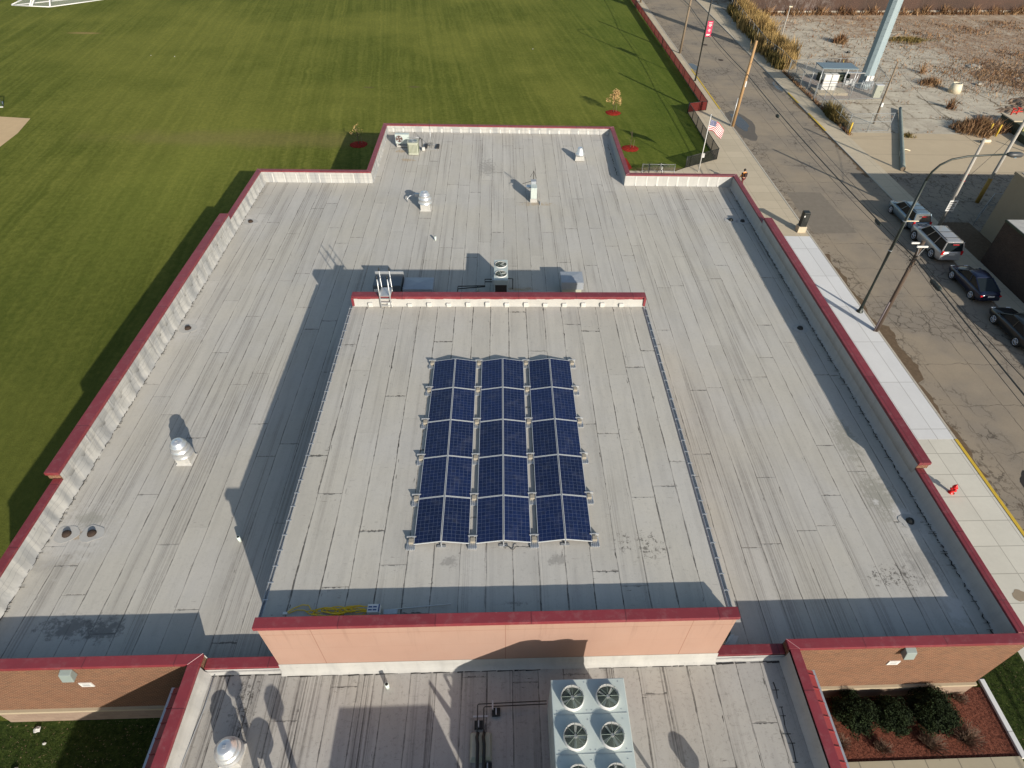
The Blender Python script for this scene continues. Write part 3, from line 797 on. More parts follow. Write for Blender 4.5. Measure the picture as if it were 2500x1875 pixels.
# copings: top slab with a fascia lip
cp = MB()
def cope(x0, x1, y0, y1, z, t=.13): cp.box(x0, x1, y0, y1, z - t, z)
cope(XW, XW + CW, YS + CW + .003, 16.84, ZC); cope(XW, XW + CW, 39.51, YN - CW - .002, ZC)
cope(XE - CW, XE, YS + CW + .003, 16.84, ZC); cope(XE - CW, XE, 39.51, YN - CW - .002, ZC)
cope(XW - .20, XW + CW + .012, 16.83, 39.52, ZCB, .17); cope(XE - CW - .012, XE + .20, 16.83, 39.52, ZCB, .17)
cope(XW, XNW - .002, YN - CW, YN, ZC); cope(XNE + .002, XE, YN - CW, YN, ZC)
cope(XNW, XNW + CW, YN - CW, YNN - CW - .002, ZC); cope(XNE - CW, XNE, YN - CW, YNN - CW - .002, ZC)
cope(XNW, XNE, YNN - CW, YNN, ZC)
cope(XW - .01, FXW + .40, YS, YS + CW, ZS + .003, .16); cope(FXE - .38, XE + .01, YS, YS + CW, ZS + .003, .16)
cope(FXW, FXW + .40, -8, YS - .002, ZS, .16); cope(FXE - .36, FXE, -8, YS - .002, ZS, .16)
cope(FXW + .405, -7.80, YS + .02, YS + .39, ZCC, .12); cope(7.66, FXE - .385, YS + .02, YS + .39, ZCC, .12)
cp.build('coping', 'red', bld, bevel=.012, split=True)
# mitre seams at coping corners
mt = MB()
for (x0, y0, x1, y1, z) in ((XW, YN, XW + CW, YN - CW, ZC), (XE, YN, XE - CW, YN - CW, ZC), (XNW, YNN, XNW + CW, YNN - CW, ZC), (XNE, YNN, XNE - CW, YNN - CW, ZC),
                            (FXW, YS, FXW + .4, YS + CW, ZS), (FXE, YS, FXE - .38, YS + CW, ZS), (XNW, YN, XNW + CW, YN - CW, ZC), (XNE, YN, XNE - CW, YN - CW, ZC)):
    mt.tube([(x0, y0, z + .006), (x1, y1, z + .006)], .009, 4)
mt.build('coping_seam', plain('coping_seam', (.45, .25, .27), .5), bld, split=True)
# parapet membrane: face with a cant at the foot, slightly wavy
def flashing(mb, p0, p1, nrm, ztop, zbase, cant=.13, wavy=.0, step=.22, zfun=None):
    p0, p1 = Vector(p0), Vector(p1); L_ = (p1 - p0).length; n = max(2, int(L_ / step)); d = (p1 - p0) / n
    nv = Vector(nrm); rows = []
    for i in range(n + 1):
        q = p0 + d * i
        zb = zfun(q.y) if zfun else zbase
        w = wavy * (.5 + .5 * math.sin(i * step / .95 * 2 * PI)) + rnd.uniform(0, wavy * .6)
        pf = [(0.004, ztop), (.012 + w, ztop - (ztop - zb) * .4), (.02 + w, zb + cant), (cant * .55 + w, zb + cant * .35), (cant + w * .5, zb + .012)]
        rows.append([mb.bm.verts.new((q.x + nv.x * o_, q.y + nv.y * o_, z_)) for o_, z_ in pf])
    for a, b in zip(rows[:-1], rows[1:]):
        for j in range(4):
            f = mb.bm.faces.new((a[j], b[j], b[j + 1], a[j + 1])); f.smooth = True
fl = MB(); fl2 = MB()
xw, xe = XW + CW, XE - CW
flashing(fl, (xw, YS + CW), (xw, YN - CW), (1, 0), ZC - .1, RZ, .20, .085, zfun=zf_main)
flashing(fl2, (xe, YS + CW), (xe, YN - CW), (-1, 0), ZC - .1, RZ, .16, .02, zfun=zf_main)
flashing(fl, (xw + .012, 16.86), (xw + .012, 39.49), (1, 0), ZCB - .15, ZC - .4, .01, .0)
flashing(fl2, (xe - .012, 16.86), (xe - .012, 39.49), (-1, 0), ZCB - .15, ZC - .4, .01, .0)
flashing(fl, (xw, YN - CW), (XNW + CW + .05, YN - CW), (0, -1), ZC - .1, RZ, .1, .012, zfun=zf_main)
flashing(fl2, (XNE - CW - .05, YN - CW), (xe, YN - CW), (0, -1), ZC - .1, RZ, .1, .012, zfun=zf_main)
flashing(fl, (XNW + CW, YN - CW - .02), (XNW + CW, YNN - CW), (1, 0), ZC - .1, RN, .12, .03, zfun=zf_main)
flashing(fl2, (XNE - CW, YN - CW - .02), (XNE - CW, YNN - CW), (-1, 0), ZC - .1, RN, .12, .02, zfun=zf_main)
flashing(fl, (XNW + CW, YNN - CW), (XNE - CW, YNN - CW), (0, -1), ZC - .1, RN, .1, .01, zfun=zf_main)
flashing(fl2, (xw, YS + CW), (FXW + .4, YS + CW), (0, 1), ZS - .12, RZ, .1, .01)
flashing(fl2, (FXE - .38, YS + CW), (xe, YS + CW), (0, 1), ZS - .12, RZ, .1, .01)
flashing(fl2, (FXW + .4, YS + .39), (-7.9, YS + .39), (0, 1), ZCC - .1, RZ, .1, .01)
flashing(fl2, (7.6, YS + .39), (FXE - .38, YS + .39), (0, 1), ZCC - .1, RZ, .1, .01)
flashing(fl2, (-7.80, 26.30), (7.60, 26.30), (0, -1), ZP - .1, PZ, .1, .02)
flashing(fl2, (-7.80, 9.04), (7.60, 9.04), (0, 1), ZP - .1, PZ, .1, .02)
flashing(fl2, (FXW + .40, -8), (FXW + .40, YS - .05), (1, 0), ZS - .13, ZF, .22, .02)
flashing(fl2, (FXE - .36, -8), (FXE - .36, YS - .05), (-1, 0), ZS - .13, ZF, .22, .02)
flashing(fl2, (FXW + .38, YS + .01), (-7.78, YS + .01), (0, -1), ZCC - .1, ZF, .12, .02)
flashing(fl2, (7.64, YS + .01), (FXE - .34, YS + .01), (0, -1), ZCC - .1, ZF, .12, .02)
flashing(fl2, (-7.80, 8.74), (7.66, 8.74), (0, -1), 4.93, ZF, .16, .03)
fl2.build('parapet_membrane', 'flash2', bld)
fl.build('parapet_membrane', 'flash', bld)
# lap strips up the membrane
sp_ = MB()
def strips_y(x0, x1, yy, zt, zb, step, s=-1, w=.14):
    x = x0
    while x < x1:
        ww = w * rnd.uniform(.8, 1.25)
        m0 = zb + .12
        for (o0, z0_, o1, z1_) in ((.03, zt, .04, m0), (.04, m0, .15, zb + .02)):
            sp_.face([(x - ww / 2, yy + s * o0, z0_), (x + ww / 2, yy + s * o0, z0_), (x + ww / 2, yy + s * o1, z1_), (x - ww / 2, yy + s * o1, z1_)])
        x += step * rnd.uniform(.95, 1.05)
strips_y(XNW + .9, XNE - .6, YNN - CW, ZC - .3, RN, .905)
strips_y(XNE + .5, XE - 1.0, YN - CW, ZC - .13, RZ + .05, .86)
strips_y(XW + 1.2, XNW - .3, YN - CW, ZC - .2, RZ + .05, .9, w=.08)
sp_.build('membrane_lap_strip', 'strip', bld, split=True)
lp2 = MB()
x = -6.9
while x < 7.3:
    lp2.box(x - .13, x + .13, 26.13, 26.30, PZ + .01, PZ + rnd.uniform(.2, .34)); x += 1.02
lp2.build('membrane_patch', 'strip', bld, bevel=.04, split=True)
# vertical cover bars on the west parapet membrane and thin horizontal lines
cb = MB()
y = 9.2
while y < 46.8:
    zt = (ZCB if 16.9 < y < 39.4 else ZC) - .15
    w_ = rnd.uniform(.05, .09)
    cb.box(xw + .0, xw + rnd.uniform(.03, .045), y - w_ * .6, y + w_ * .6, RZ + .3, zt); y += rnd.uniform(1.6, 3.2)
for z_ in (4.45, 4.72):
    pass
y = 47.6
while y < 56.8:
    cb.box(XNW + CW, XNW + CW + .06, y - .06, y + .06, RN, ZC - .15); y += .8
cb.build('parapet_batten', plain('grey_batten', (.30, .305, .31), .7, 0, .2, 4), bld, bevel=.02, split=True)
# dark open joints where the roof meets the east parapet
jt = MB()
def crackline(x0, y0, x1, y1, z, w=.04, n=60, side=.22):
    a = []
    px, py = x0, y0
    for i in range(n):
        t0, t1 = i / n, (i + 1) / n
        nx_, ny_ = x0 + (x1 - x0) * t1 + rnd.uniform(-.05, .05), y0 + (y1 - y0) * t1
        if rnd.random() < .8:
            ww = w * rnd.uniform(.3, 1.3)
            jt.face([(px - ww / 2, py, z), (px + ww / 2, py, z), (nx_ + ww / 2, ny_, z), (nx_ - ww / 2, ny_, z)])
        if rnd.random() < .25:
            l_ = side * rnd.uniform(.4, 1.6)
            jt.face([(px - l_, py, z + .001), (px + l_ * .6, py - .01, z + .001), (px + l_ * .6, py + .02, z + .001), (px - l_, py + .015, z + .001)])
        px, py = nx_, ny_
crackline(18.80, 9.4, 18.80, 46.8, RZ + .055, .05, 420, .17)
crackline(XNE - CW - .45, 48.5, XNE - CW - .45, 55.5, RZ + .28, .05, 40, .15)
crackline(-18.78, 9.4, -18.78, 46.8, RZ + .05, .03, 300, .16)
crackline(9.55, -3, 9.55, 8.2, ZF + .014, .035, 40, .12)
for (x0, x1, yy) in ((-10.2, -7.9, 8.63), (-7.6, -3.9, 8.56), (-3.3, 1.2, 8.56), (3.4, 7.6, 8.56), (7.7, 10.0, 8.60)):
    x = x0
    while x < x1:
        l_ = rnd.uniform(.15, .6); h_ = rnd.uniform(.01, .045)
        jt.face([(x, yy - h_, ZF + .016), (x + l_, yy - h_ * .4, ZF + .016), (x + l_, yy + h_, ZF + .016), (x, yy + h_ * .5, ZF + .016)]); x += l_ * rnd.uniform(.8, 1.5)
jt.build('open_joint', plain('tar_joint', (.03, .028, .027), .9), bld)
# raised centre block
pb = MB()
pb.box(-7.72, 7.50, 8.98, 26.5, RZ - .1, PZ - .05)
pb.build('upper_side_wall', 'brick', bld)
pc = MB(); pc.box(-7.78, 7.62, 8.745, 9.03, 4.88, ZP - .03); pc.box(-7.80, 7.60, 26.31, 26.70, RZ, ZP - .03)
pc.build('stucco_wall', 'peach', bld, split=True)
uc = MB(); uc.box(-7.86, 7.66, 8.68, 9.05, ZP - .17, ZP); uc.box(-7.86, 7.66, 26.29, 26.74, ZP - .17, ZP)
for xx in (-7.86, 7.54): uc.box(xx, xx + .12, 26.20, 26.288, PZ + .04, ZP - .02)
uc.build('upper_coping', 'red', bld, bevel=.012, split=True)
for x0, x1 in ((-8.0, -7.87), (7.58, 7.72)):
    gt = MB()
    gt.box(x0, x0 + .015, 9.06, 26.28, PZ - .13, PZ + .0); gt.box(x1 - .015, x1, 9.06, 26.28, PZ - .13, PZ + .0); gt.box(x0, x1, 9.06, 26.28, PZ - .14, PZ - .125)
    y = 9.3
    while y < 26.2:
        gt.box(x0 - .01, x1 + .05, y - .02, y + .02, PZ + .002, PZ + .016); y += .62
    gt.build('eaves_gutter', 'galv', bld)
de = MB()
y = 9.0
while y < 26.2:
    l_ = rnd.uniform(.5, 1.1); de.box(7.515, 7.575, y, y + l_ * .97, PZ + .004, PZ + .016); y += l_
de.build('roof_edge_strip', plain('edge_strip_grey', (.10, .10, .115), .6), bld)
# drains
dr = MB()
for (x, y) in ((-18.2, 14.65), (-17.19, 14.66), (-18.21, 28.39), (-18.23, 40.79), (17.46, 41.57), (18.32, 41.41), (18.06, 28.35), (18.06, 14.62)):
    d_ = MB()
    r_ = .165
    d_.lathe((x, y, RZ + .01), [(r_ * 1.1, 0), (r_ * 1.1, .02), (r_, .03), (r_ * .95, .08), (r_ * .7, .13), (r_ * .2, .15)], 16)
    for i in range(12):
        t = i * PI / 6; d_.tube([(x + r_ * 1.02 * math.cos(t), y + r_ * 1.02 * math.sin(t), RZ + .02), (x + r_ * .72 * math.cos(t), y + r_ * .72 * math.sin(t), RZ + .14)], .012, 4)
    MB().prism(blobpoly(x, y, .48, .42, 20, .15), RZ + .008, RZ + .018).build('drain_flashing', 'flash2', bld)
    o = d_.build('roof_drain', 'rust' if x < 0 else 'black', bld)
# scuppers in the raised parapet ends, wall lamps, vents
for x in (14.86, -15.02):
    w_ = MB(); w_.loft([[(x - .2, 8.83, 4.35), (x + .2, 8.83, 4.35), (x + .2, 8.83, 4.78), (x - .2, 8.83, 4.78)], [(x - .2, 8.55, 4.33), (x + .2, 8.55, 4.33), (x + .2, 8.63, 4.72), (x - .2, 8.63, 4.72)]], smooth=False)
    w_.build('wall_lamp', plain('grey_green_lamp', (.22, .26, .25), .5), bld, bevel=.02)
for x in (14.83, -14.96):
    w_ = MB(); w_.box(x - .22, x + .22, 8.80, 8.84, 3.25, 3.57); w_.build('wall_vent', 'white', bld)
    s_ = MB()
    for i in range(4): s_.box(x - .13, x + .13, 8.795, 8.7995, 3.33 + i * .045, 3.345 + i * .045)
    s_.build('vent_slats', 'galv', bld)
# little red canopy roofs down both sides of the front wing
for s, x0 in ((1, FXE - .05), (-1, FXW + .05)):
    c_ = MB(); x1 = x0 + s * .62
    c_.loft([[(x0, -8, 4.55), (x1, -8, 4.22), (x1, -8, 4.16), (x0, -8, 4.45)], [(x0, 8.30, 4.55), (x1, 8.30, 4.22), (x1, 8.30, 4.16), (x0, 8.30, 4.45)]], smooth=False)
    o = c_.build('canopy_roof', 'redroof', bld)
    r_ = MB(); y = -8
    while y < 8.3: r_.loft([[(x0, y, 4.56), (x0, y + .03, 4.56), (x0, y + .03, 4.61), (x0, y, 4.61)], [(x1, y, 4.225), (x1, y + .03, 4.225), (x1, y + .03, 4.27), (x1, y, 4.27)]], smooth=False); y += .46
    r_.build('canopy_rib', 'redroof', bld)
    g_ = MB(); g_.box(min(x1, x1 + s * .1), max(x1, x1 + s * .1), -8, 8.35, 4.08, 4.18); g_.build('canopy_gutter', 'galv', bld)
    ps_ = MB()
    for y in (7.9, 4.5, 1.0): ps_.box(x1 - .08, x1 + .08, y - .08, y + .08, 0, 4.08)
    ps_.build('canopy_post', 'redroof', bld)
# wire lying along the front roof
tag(MB().tube([(-10.12, 8.7, ZF + .03), (-10.1, 7.6, ZF + .03), (-10.24, 5.9, ZF + .03), (-10.3, 2, ZF + .03)], .018, 6).build('lightning_cable', 'galv'), 'thin grey cable lying along the west edge of the front roof', 'cable')

# ------------------------------------------------------------------ solar array: 3 ridged columns x 5 rows x 2 panels
PW, PL_ = .99, 1.96
tilt = R(9.6)
ordn = ['front', 'second', 'third', 'fourth', 'rear']
def make_panel():
    t = thing('solar_panel', '', 'solar panel', group='solar panels on the raised roof')
    f = MB()
    for (a, b, c_, d_) in ((0, PW, 0, .020), (0, PW, PL_ - .020, PL_), (0, .018, .020, PL_ - .020), (PW - .018, PW, .020, PL_ - .020)):
        f.box(a, b, c_, d_, -.04, 0)
    f.build('frame', 'frame', t)
    g = MB(); g.box(0, PW - .036, 0, PL_ - .04, -.035, -.004); o = g.build('cell_sheet', 'cells', t); o.location = (.018, .02, 0)
    return t
pan0 = make_panel(); first = True
colx = [-3.216, -.986, 1.244]
cn = ['west', 'middle', 'east']
hw = PW * math.cos(tilt)
for c in range(3):
    for r in range(5):
        for s in (0, 1):
            o = pan0 if first else copy_tree(pan0)
            first = False
            y = 11.85 + 1.98 * r
            z0 = PZ + .13
            if s == 0:
                o.location = (colx[c], y, z0); o.rotation_euler = (0, -tilt, 0)
            else:
                o.location = (colx[c] + 2 * hw + .03 - hw + 0.0, y, z0 + PW * math.sin(tilt)); o.rotation_euler = (0, tilt, 0)
            o['label'] = 'solar panel on the %s slope of the %s column, %s row from the camera' % (('west', 'east')[s], cn[c], ordn[r])
def make_ballast():
    t = thing('ballast_foot', '', 'ballast foot', group='ballast feet between the panel columns')
    a = MB(); a.box(-.15, .15, -.30, .12, 0, .025)
    for i in range(5): a.box(-.15 + i * .07, -.125 + i * .07, -.29, -.14, .025, .06)
    a.build('tray', 'galv', t)
    b = MB(); b.box(-.085, .085, -.07, .11, .027, .15); b.build('block', 'block', t, bevel=.01)
    p_ = MB(); p_.box(-.17, .17, .17, .20, .0, .16); p_.build('bracket', 'galv', t)
    return t
bal = make_ballast(); first = True
edges = [colx[0] - .10, (colx[0] + 1.98 + colx[1]) / 2, (colx[1] + 1.98 + colx[2]) / 2, colx[2] + 2.08]
en = ['outside the west edge', 'between west and middle columns', 'between middle and east columns', 'outside the east edge']
rn = ['at the front', 'after the first row', 'after the second row', 'after the third row', 'after the fourth row', 'at the back']
for ei, ex in enumerate(edges):
    for r in range(6):
        o = bal if first else copy_tree(bal)
        first = False
        o.location = (ex, 11.85 + 1.98 * r + (.12 if r == 0 else (-.16 if r == 5 else 0)), PZ + .012)
        o['label'] = 'pale block on steel foot %s, %s' % (en[ei], rn[r])
rk = MB()
for c in range(3):
    xr = colx[c] + hw + .015
    for r in range(6):
        y = 11.83 + 1.98 * r
        rk.box(xr - .02, xr + .02, y - .03, y + .03, PZ, PZ + .26)
        rk.box(xr - .16, xr + .16, y - .06, y + .04, PZ + .01, PZ + .03)
tag(rk.build('racking', 'galv'), 'steel ridge posts holding up the solar panels from below', 'racking')
hd = MB(); pts = []
for i in range(26):
    t = i / 25; pts.append((.05 + .5 * t, 11.68 + .06 * math.sin(9 * t), PZ + .03 + .05 * abs(math.sin(5 * t))))
tag(hd.tube(pts, .012, 5).build('panel_cable', 'black'), 'black cable loop at the front edge of the solar array', 'cable')

# ------------------------------------------------------------------ roof equipment
def mushroom(loc, label, s=1.0, square=.62, hc=.45, tall=1.3, group='spun metal fan hoods'):
    t = thing('roof_fan', label, 'roof fan', loc, group=group)
    c = MB(); a = square / 2 * s
    c.loft([[(-a * 1.25, -a * 1.25, 0), (a * 1.25, -a * 1.25, 0), (a * 1.25, a * 1.25, 0), (-a * 1.25, a * 1.25, 0)],
            [(-a, -a, .08), (a, -a, .08), (a, a, .08), (-a, a, .08)], [(-a, -a, hc * s), (a, -a, hc * s), (a, a, hc * s), (-a, a, hc * s)]], smooth=False)
    c.build('curb', 'flash2', t, bevel=.02)
    h = MB(); r = .44 * s; z = hc * s
    h.lathe((0, 0, z), [(r * .9, 0), (r * 1.04, .03), (r * 1.04, .06), (r * .97, .09), (r * .93, .26 * tall), (r * .97, .27 * tall), (r * .97, .29 * tall), (r * .84, .31 * tall), (r * .78, .47 * tall), (r * .82, .48 * tall), (r * .82, .50 * tall), (r * .66, .52 * tall), (r * .60, .63 * tall), (r * .42, .665 * tall), (r * .05, .68 * tall)], 28)
    h.build('hood', 'alu', t)
    b = MB(); b.box(-.05 * s, .05 * s, -.05 * s, .05 * s, z + .675 * tall, z + .70 * tall); b.build('cap_bolt', 'galv', t)
    return t
mushroom((-14.75, 18.6, RZ), 'domed metal roof fan standing alone on the west side of the main roof')
mushroom((-5.78, 43.0, RZ), 'domed metal roof fan near the small curled pipe, north of the raised block', 1.15)
mushroom((-8.72, 6.15, ZF), 'large domed metal fan hood at the bottom edge of the front roof', .95, hc=.3, tall=.9)
# conical vent
t = thing('roof_vent', 'conical metal vent on a white box near the north east notch', 'roof vent', (6.8, 51.7, 4.30))
MB().loft([[(-.42, -.3, 0), (.42, -.3, 0), (.42, .3, 0), (-.42, .3, 0)], [(-.34, -.25, .42), (.34, -.25, .42), (.34, .25, .42), (-.34, .25, .42)]], smooth=False).build('curb', 'flash2', t)
MB().lathe((0, 0, .42), [(.42, 0), (.42, .12), (.36, .2), (.30, .4), (.24, .56), (.2, .62), (.18, .64)], 20).build('hood', 'alu', t)
# curled pipes with tar patch
t = thing('pipe_vent', 'short white vent pipe on the west part of the main roof', 'vent pipe', (-10.98, 14.2, RZ), group='short vent pipes')
MB().lathe((0, 0, 0), [(.07, 0), (.07, .32)], 14).build('pipe', 'pvc', t)
MB().lathe((0, 0, .3), [(.055, 0), (.055, .025)], 14).build('opening', 'black', t)
for loc, lb in (((-4.7, 38.4, RZ), 'short vent pipe standing alone north of the raised block'), ((-4.05, 8.1, ZF), 'short vent pipe on the front roof below the peach wall'), ((-1.55, 32.2, RZ), 'short pipe just behind the raised block near the two fan unit')):
    c = copy_tree(t); c.location = loc; c['label'] = lb
t = thing('gooseneck_pipe', 'curved pale conduit beside the domed fan', 'curved pipe', (-6.5, 44.3, RZ))
pts = [(-.75, -.3, 0), (-.75, -.25, .3), (-.6, -.1, .42), (-.2, .1, .45), (.2, .15, .45), (.6, 0, .4), (.7, -.2, .2), (.68, -.4, 0)]
MB().tube(pts, .04, 6).build('conduit', 'galv', t)
MB().box(-.22, .12, -.02, .22, .3, .55).build('junction_box', 'galv', t)
# tall narrow equipment box with mast
t = thing('equipment_cabinet', 'tall narrow grey cabinet with a mast and small dishes on the north roof', 'cabinet', (2.5, 44.6, RZ))
MB().box(-.27, .27, -.45, .35, 0, .28).build('curb', 'flash2', t)
MB().box(-.24, .24, -.40, .30, .28, 1.15).build('body', 'unit', t, bevel=.02)
MB().box(-.2, .2, .3, .75, .3, 1.35).build('duct', 'duct', t, bevel=.02)
m_ = MB(); m_.tube([(0, .8, 0), (0, .8, 2.0)], .03); m_.tube([(-.25, .8, 1.5), (0, .8, 2.0), (.22, .8, 1.4)], .018); m_.tube([(-.85, .9, .9), (0, .8, 1.2)], .02)
m_.build('mast', 'dkgrey', t)
MB().lathe((-.38, .5, .8), [(.06, -.02), (.2, 0), (.22, .12)], 16).build('dish', 'alu', t)
MB().tube([(.3, -.2, .05), (.5, -.4, .05), (.5, -.9, .04)], .03).build('conduit', 'galv', t)
# condensers
t = thing('side_fan_condenser', 'low grey condenser with a round side fan in the north west notch', 'condenser', (-8.68, 53.85, 4.38))
MB().box(-.52, .52, -.2, .25, .0, .12).box(-.52, -.42, -.25, .25, 0, .34).build('stand', 'flash2', t)
MB().box(-.60, .60, -.19, .24, .30, 1.10).build('case', 'unit', t, bevel=.02)
f_ = MB(); f_.lathe((-.25, -.195, .73), [(.30, 0), (.30, -.015)], 28, 'y'); f_.build('fan_opening', plain('dark_copper', (.10, .045, .03), .5, .3), t)
f_ = MB(); f_.ring((-.25, -.215, .73), .30, .02, 28, 'y')
for q in (.1, .2): f_.ring((-.25, -.215, .73), q, .006, 24, 'y')
for i in range(4):
    a = i * PI / 2 + .5
    f_.face([(-.25 + .05 * math.cos(a + 1.2), -.212, .73 + .05 * math.sin(a + 1.2)), (-.25 + .26 * math.cos(a), -.212, .73 + .26 * math.sin(a)), (-.25 + .26 * math.cos(a + .6), -.212, .73 + .26 * math.sin(a + .6))])
f_.build('fan_guard', 'galv', t)
t = thing('condenser', 'cream ribbed condenser with a round top fan in the north west notch', 'condenser', (-7.62, 52.6, 4.33))
def rrect(a, b, z, r=.1, n=4):
    o_ = []
    for cx, cy, s0 in ((a - r, b - r, 0), (-a + r, b - r, PI / 2), (-a + r, -b + r, PI), (a - r, -b + r, 1.5 * PI)):
        for i in range(n + 1): q = s0 + PI / 2 * i / n; o_.append((cx + r * math.cos(q), cy + r * math.sin(q), z))
    return o_
MB().loft([rrect(.46, .46, 0, .14), rrect(.46, .46, .08, .14)]).build('base_pan', 'unit2', t)
MB().loft([rrect(.43, .43, .08, .13), rrect(.43, .43, .95, .13), rrect(.47, .47, .96, .14), rrect(.47, .47, 1.04, .14)], smooth=False).build('case', 'unit2', t)
g_ = MB()
for i in range(7):
    x = -.33 + i * .11; g_.box(x - .022, x + .022, -.445, -.431, .16, .88)
    g_.box(.431, .445, x - .022, x + .022, .16, .88); g_.box(-.445, -.431, x - .022, x + .022, .16, .88)
g_.build('grille', plain('grille_green', (.16, .18, .13), .7), t)
g_ = MB(); g_.lathe((0, 0, 1.043), [(.36, 0), (.36, .006)], 28); g_.build('fan_opening', plain('grey_fan', (.13, .17, .18), .5), t)
g_ = MB()
for q in (.36, .27, .18, .09): g_.ring((0, 0, 1.06), q, .01, 28)
g_.build('fan_guard', 'galv', t)
t = thing('refrigerant_line', 'insulated lines curling down beside the cream condenser', 'pipes', (-7.05, 53.1, 4.35))
MB().tube([(-.2, .1, .7), (-.05, .35, .95), (.1, .4, .8), (.12, .2, .3), (.2, -.1, .05)], .045).build('black_line', 'black', t)
MB().tube([(-1.1, .5, .9), (-.5, .5, .95), (-.05, .45, .9)], .02).build('thin_line', 'galv', t)
MB().box(.1, .35, -.15, .1, .0, .3).build('wrap', 'strip', t, bevel=.05)
t = thing('antenna_frame', 'ballasted antenna mast on a flat frame by the north west notch', 'antenna', (-6.16, 53.75, 4.38))
b_ = MB(); b_.box(-.62, -.38, -.45, .45, 0, .12); b_.box(.42, .66, -.45, .45, 0, .12); b_.build('ballast_block', 'dkgrey', t)
b_ = MB()
for y in (-.45, .45): b_.box(-.62, .66, y - .02, y + .02, .0, .03)
b_.build('frame', 'galv', t)
MB().tube([(-.05, 0, 0), (-.05, 0, 1.6)], .025).build('mast', 'galv', t)
MB().tube([(-.05, 0, 1.6), (-.05, .02, 2.4)], .012).build('whip', 'black', t)
cb_ = MB(); cb_.tube([(-.12 + .2 * math.cos(a * .5), .1 + .2 * math.sin(a * .5), .08 + .012 * a) for a in range(26)], .014, 5); cb_.build('cable_coil', 'black', t)
# two-fan condensing unit behind the raised block
def fan_top(t, x, y, z, r, hgt=.12, blades=4, ph=0., rings=9, bodymat='white', spokes=8):
    g = MB(); g.lathe((x, y, z), [(r * 1.04, 0), (r * 1.04, hgt * .6), (r * 1.0, hgt), (r * .97, hgt), (r * .97, .01)], 32, cap=False)
    o = g.build('fan_shroud', bodymat, t)
    g = MB(); g.lathe((0, 0, 0), [(r * .965, .004), (r * .965, .008)], 32); d = g.build('fan_well', 'black', o); d.location = (x, y, z)
    g = MB()
    for i in range(blades):
        a = ph + i * 2 * PI / blades; w = .36
        p = []
        for rr, da, dz in ((.16, -w * 1.1, .0), (.88, -w * .42, .0), (.90, w * .30, .05), (.16, w * 1.1, .05)):
            p.append((r * rr * math.cos(a + da), r * rr * math.sin(a + da), hgt * .2 + dz))
        g.face(p)
        g.face([(q[0], q[1], q[2] - .006) for q in p][::-1])
    g.lathe((0, 0, 0), [(r * .17, .03), (r * .17, hgt * .75), (r * .1, hgt * .85)], 14)
    d = g.build('fan_blades', M['blade'], o); d.location = (x, y, z)
    g = MB()
    for i in range(rings): g.ring((0, 0, hgt + .012), r * (.2 + .8 * (i + 1) / rings), .0035, 36, k=3)
    for i in range(spokes):
        a = i * 2 * PI / spokes; g.tube([(r * .15 * math.cos(a), r * .15 * math.sin(a), hgt + .015), (r * 1.03 * math.cos(a), r * 1.03 * math.sin(a), hgt + .005)], .007, 4)
    d = g.build('fan_guard', 'guard', o); d.location = (x, y, z)
    return o
t = thing('two_fan_condenser', 'tall pale condensing unit with two top fans just behind the raised block', 'condenser', (-.07, 32.2, RZ))
MB().box(-.43, .43, -1.15, 1.15, .14, 1.60).build('case', 'unit', t, bevel=.02)
MB().box(-.40, -.30, -1.1, 1.1, 0, .137).box(.30, .40, -1.1, 1.1, 0, .137).build('rails', 'galv', t)
MB().box(-.35, .35, -1.166, -1.155, .2, 1.25).build('coil_panel', plain('coil_brown', (.05, .04, .033), .8), t)
for y, ph in ((-.5, .3), (.55, .9)): fan_top(t, 0, y, 1.60, .36, .05, ph=ph, rings=5)
pp = MB()
for dz, dx in ((0, 0), (.12, .1)):
    pp.tube([(-.43, -.15 - dx, 1.0 - dz), (-1.0, -.15 - dx, 1.0 - dz), (-1.0, -.2 - dx, .55), (-2.7, -.2 - dx, .5 - dz), (-2.75, -1.6, .5 - dz), (-2.75, -1.6, .05)], .035, 6)
pp.tube([(.43, .1, .9), (.75, .2, .8), (.75, .25, 0)], .03, 6)
pp.build('pipework', 'black', t)
MB().box(-.55, -.431, -.3, 0, .7, 1.05).build('disconnect_box', 'white', t)
# flat-topped ducts
def hipbox(t, x0, x1, y0, y1, z0, z1, peak, name, mat):
    cx, cy = (x0 + x1) / 2, (y0 + y1) / 2
    b = MB(); b.box(x0, x1, y0, y1, z0, z1)
    pk = (cx, cy, z1 + peak); c4 = [(x0, y0, z1 + .002), (x1, y0, z1 + .002), (x1, y1, z1 + .002), (x0, y1, z1 + .002)]
    for i in range(4): b.face([c4[i], c4[(i + 1) % 4], pk])
    return b.build(name, mat, t)
t = thing('roof_hood', 'square grey metal hood with a creased top, east of the two fan unit', 'duct hood', (4.42, 32.35, RZ), group='grey metal duct hoods behind the raised block')
hipbox(t, -.70, .70, -.62, .62, .45, .98, .07, 'hood', 'duct')
MB().box(-.60, .60, -.55, .55, 0, .45).build('curb', 'unit2', t)
t = thing('roof_hood', 'wide low grey metal hood with a creased top, just east of the ladder', 'duct hood', (-5.2, 31.9, RZ), group='grey metal duct hoods behind the raised block')
hipbox(t, -.92, .92, -.65, .65, .3, .78, .06, 'hood', 'duct')
MB().box(-.8, .8, -.55, .55, 0, .3).build('curb', 'unit2', t)
t = thing('duct_box', 'dark sheet metal duct box half hidden behind the ladder', 'duct', (-7.05, 32.0, RZ))
MB().box(-.85, .85, -.75, .55, .1, 1.05).build('body', plain('dark_duct', (.13, .15, .17), .45, .5), t, bevel=.02)
MB().box(-.88, .88, .56, .62, 0, 1.2).build('rear_flange', 'galv', t)
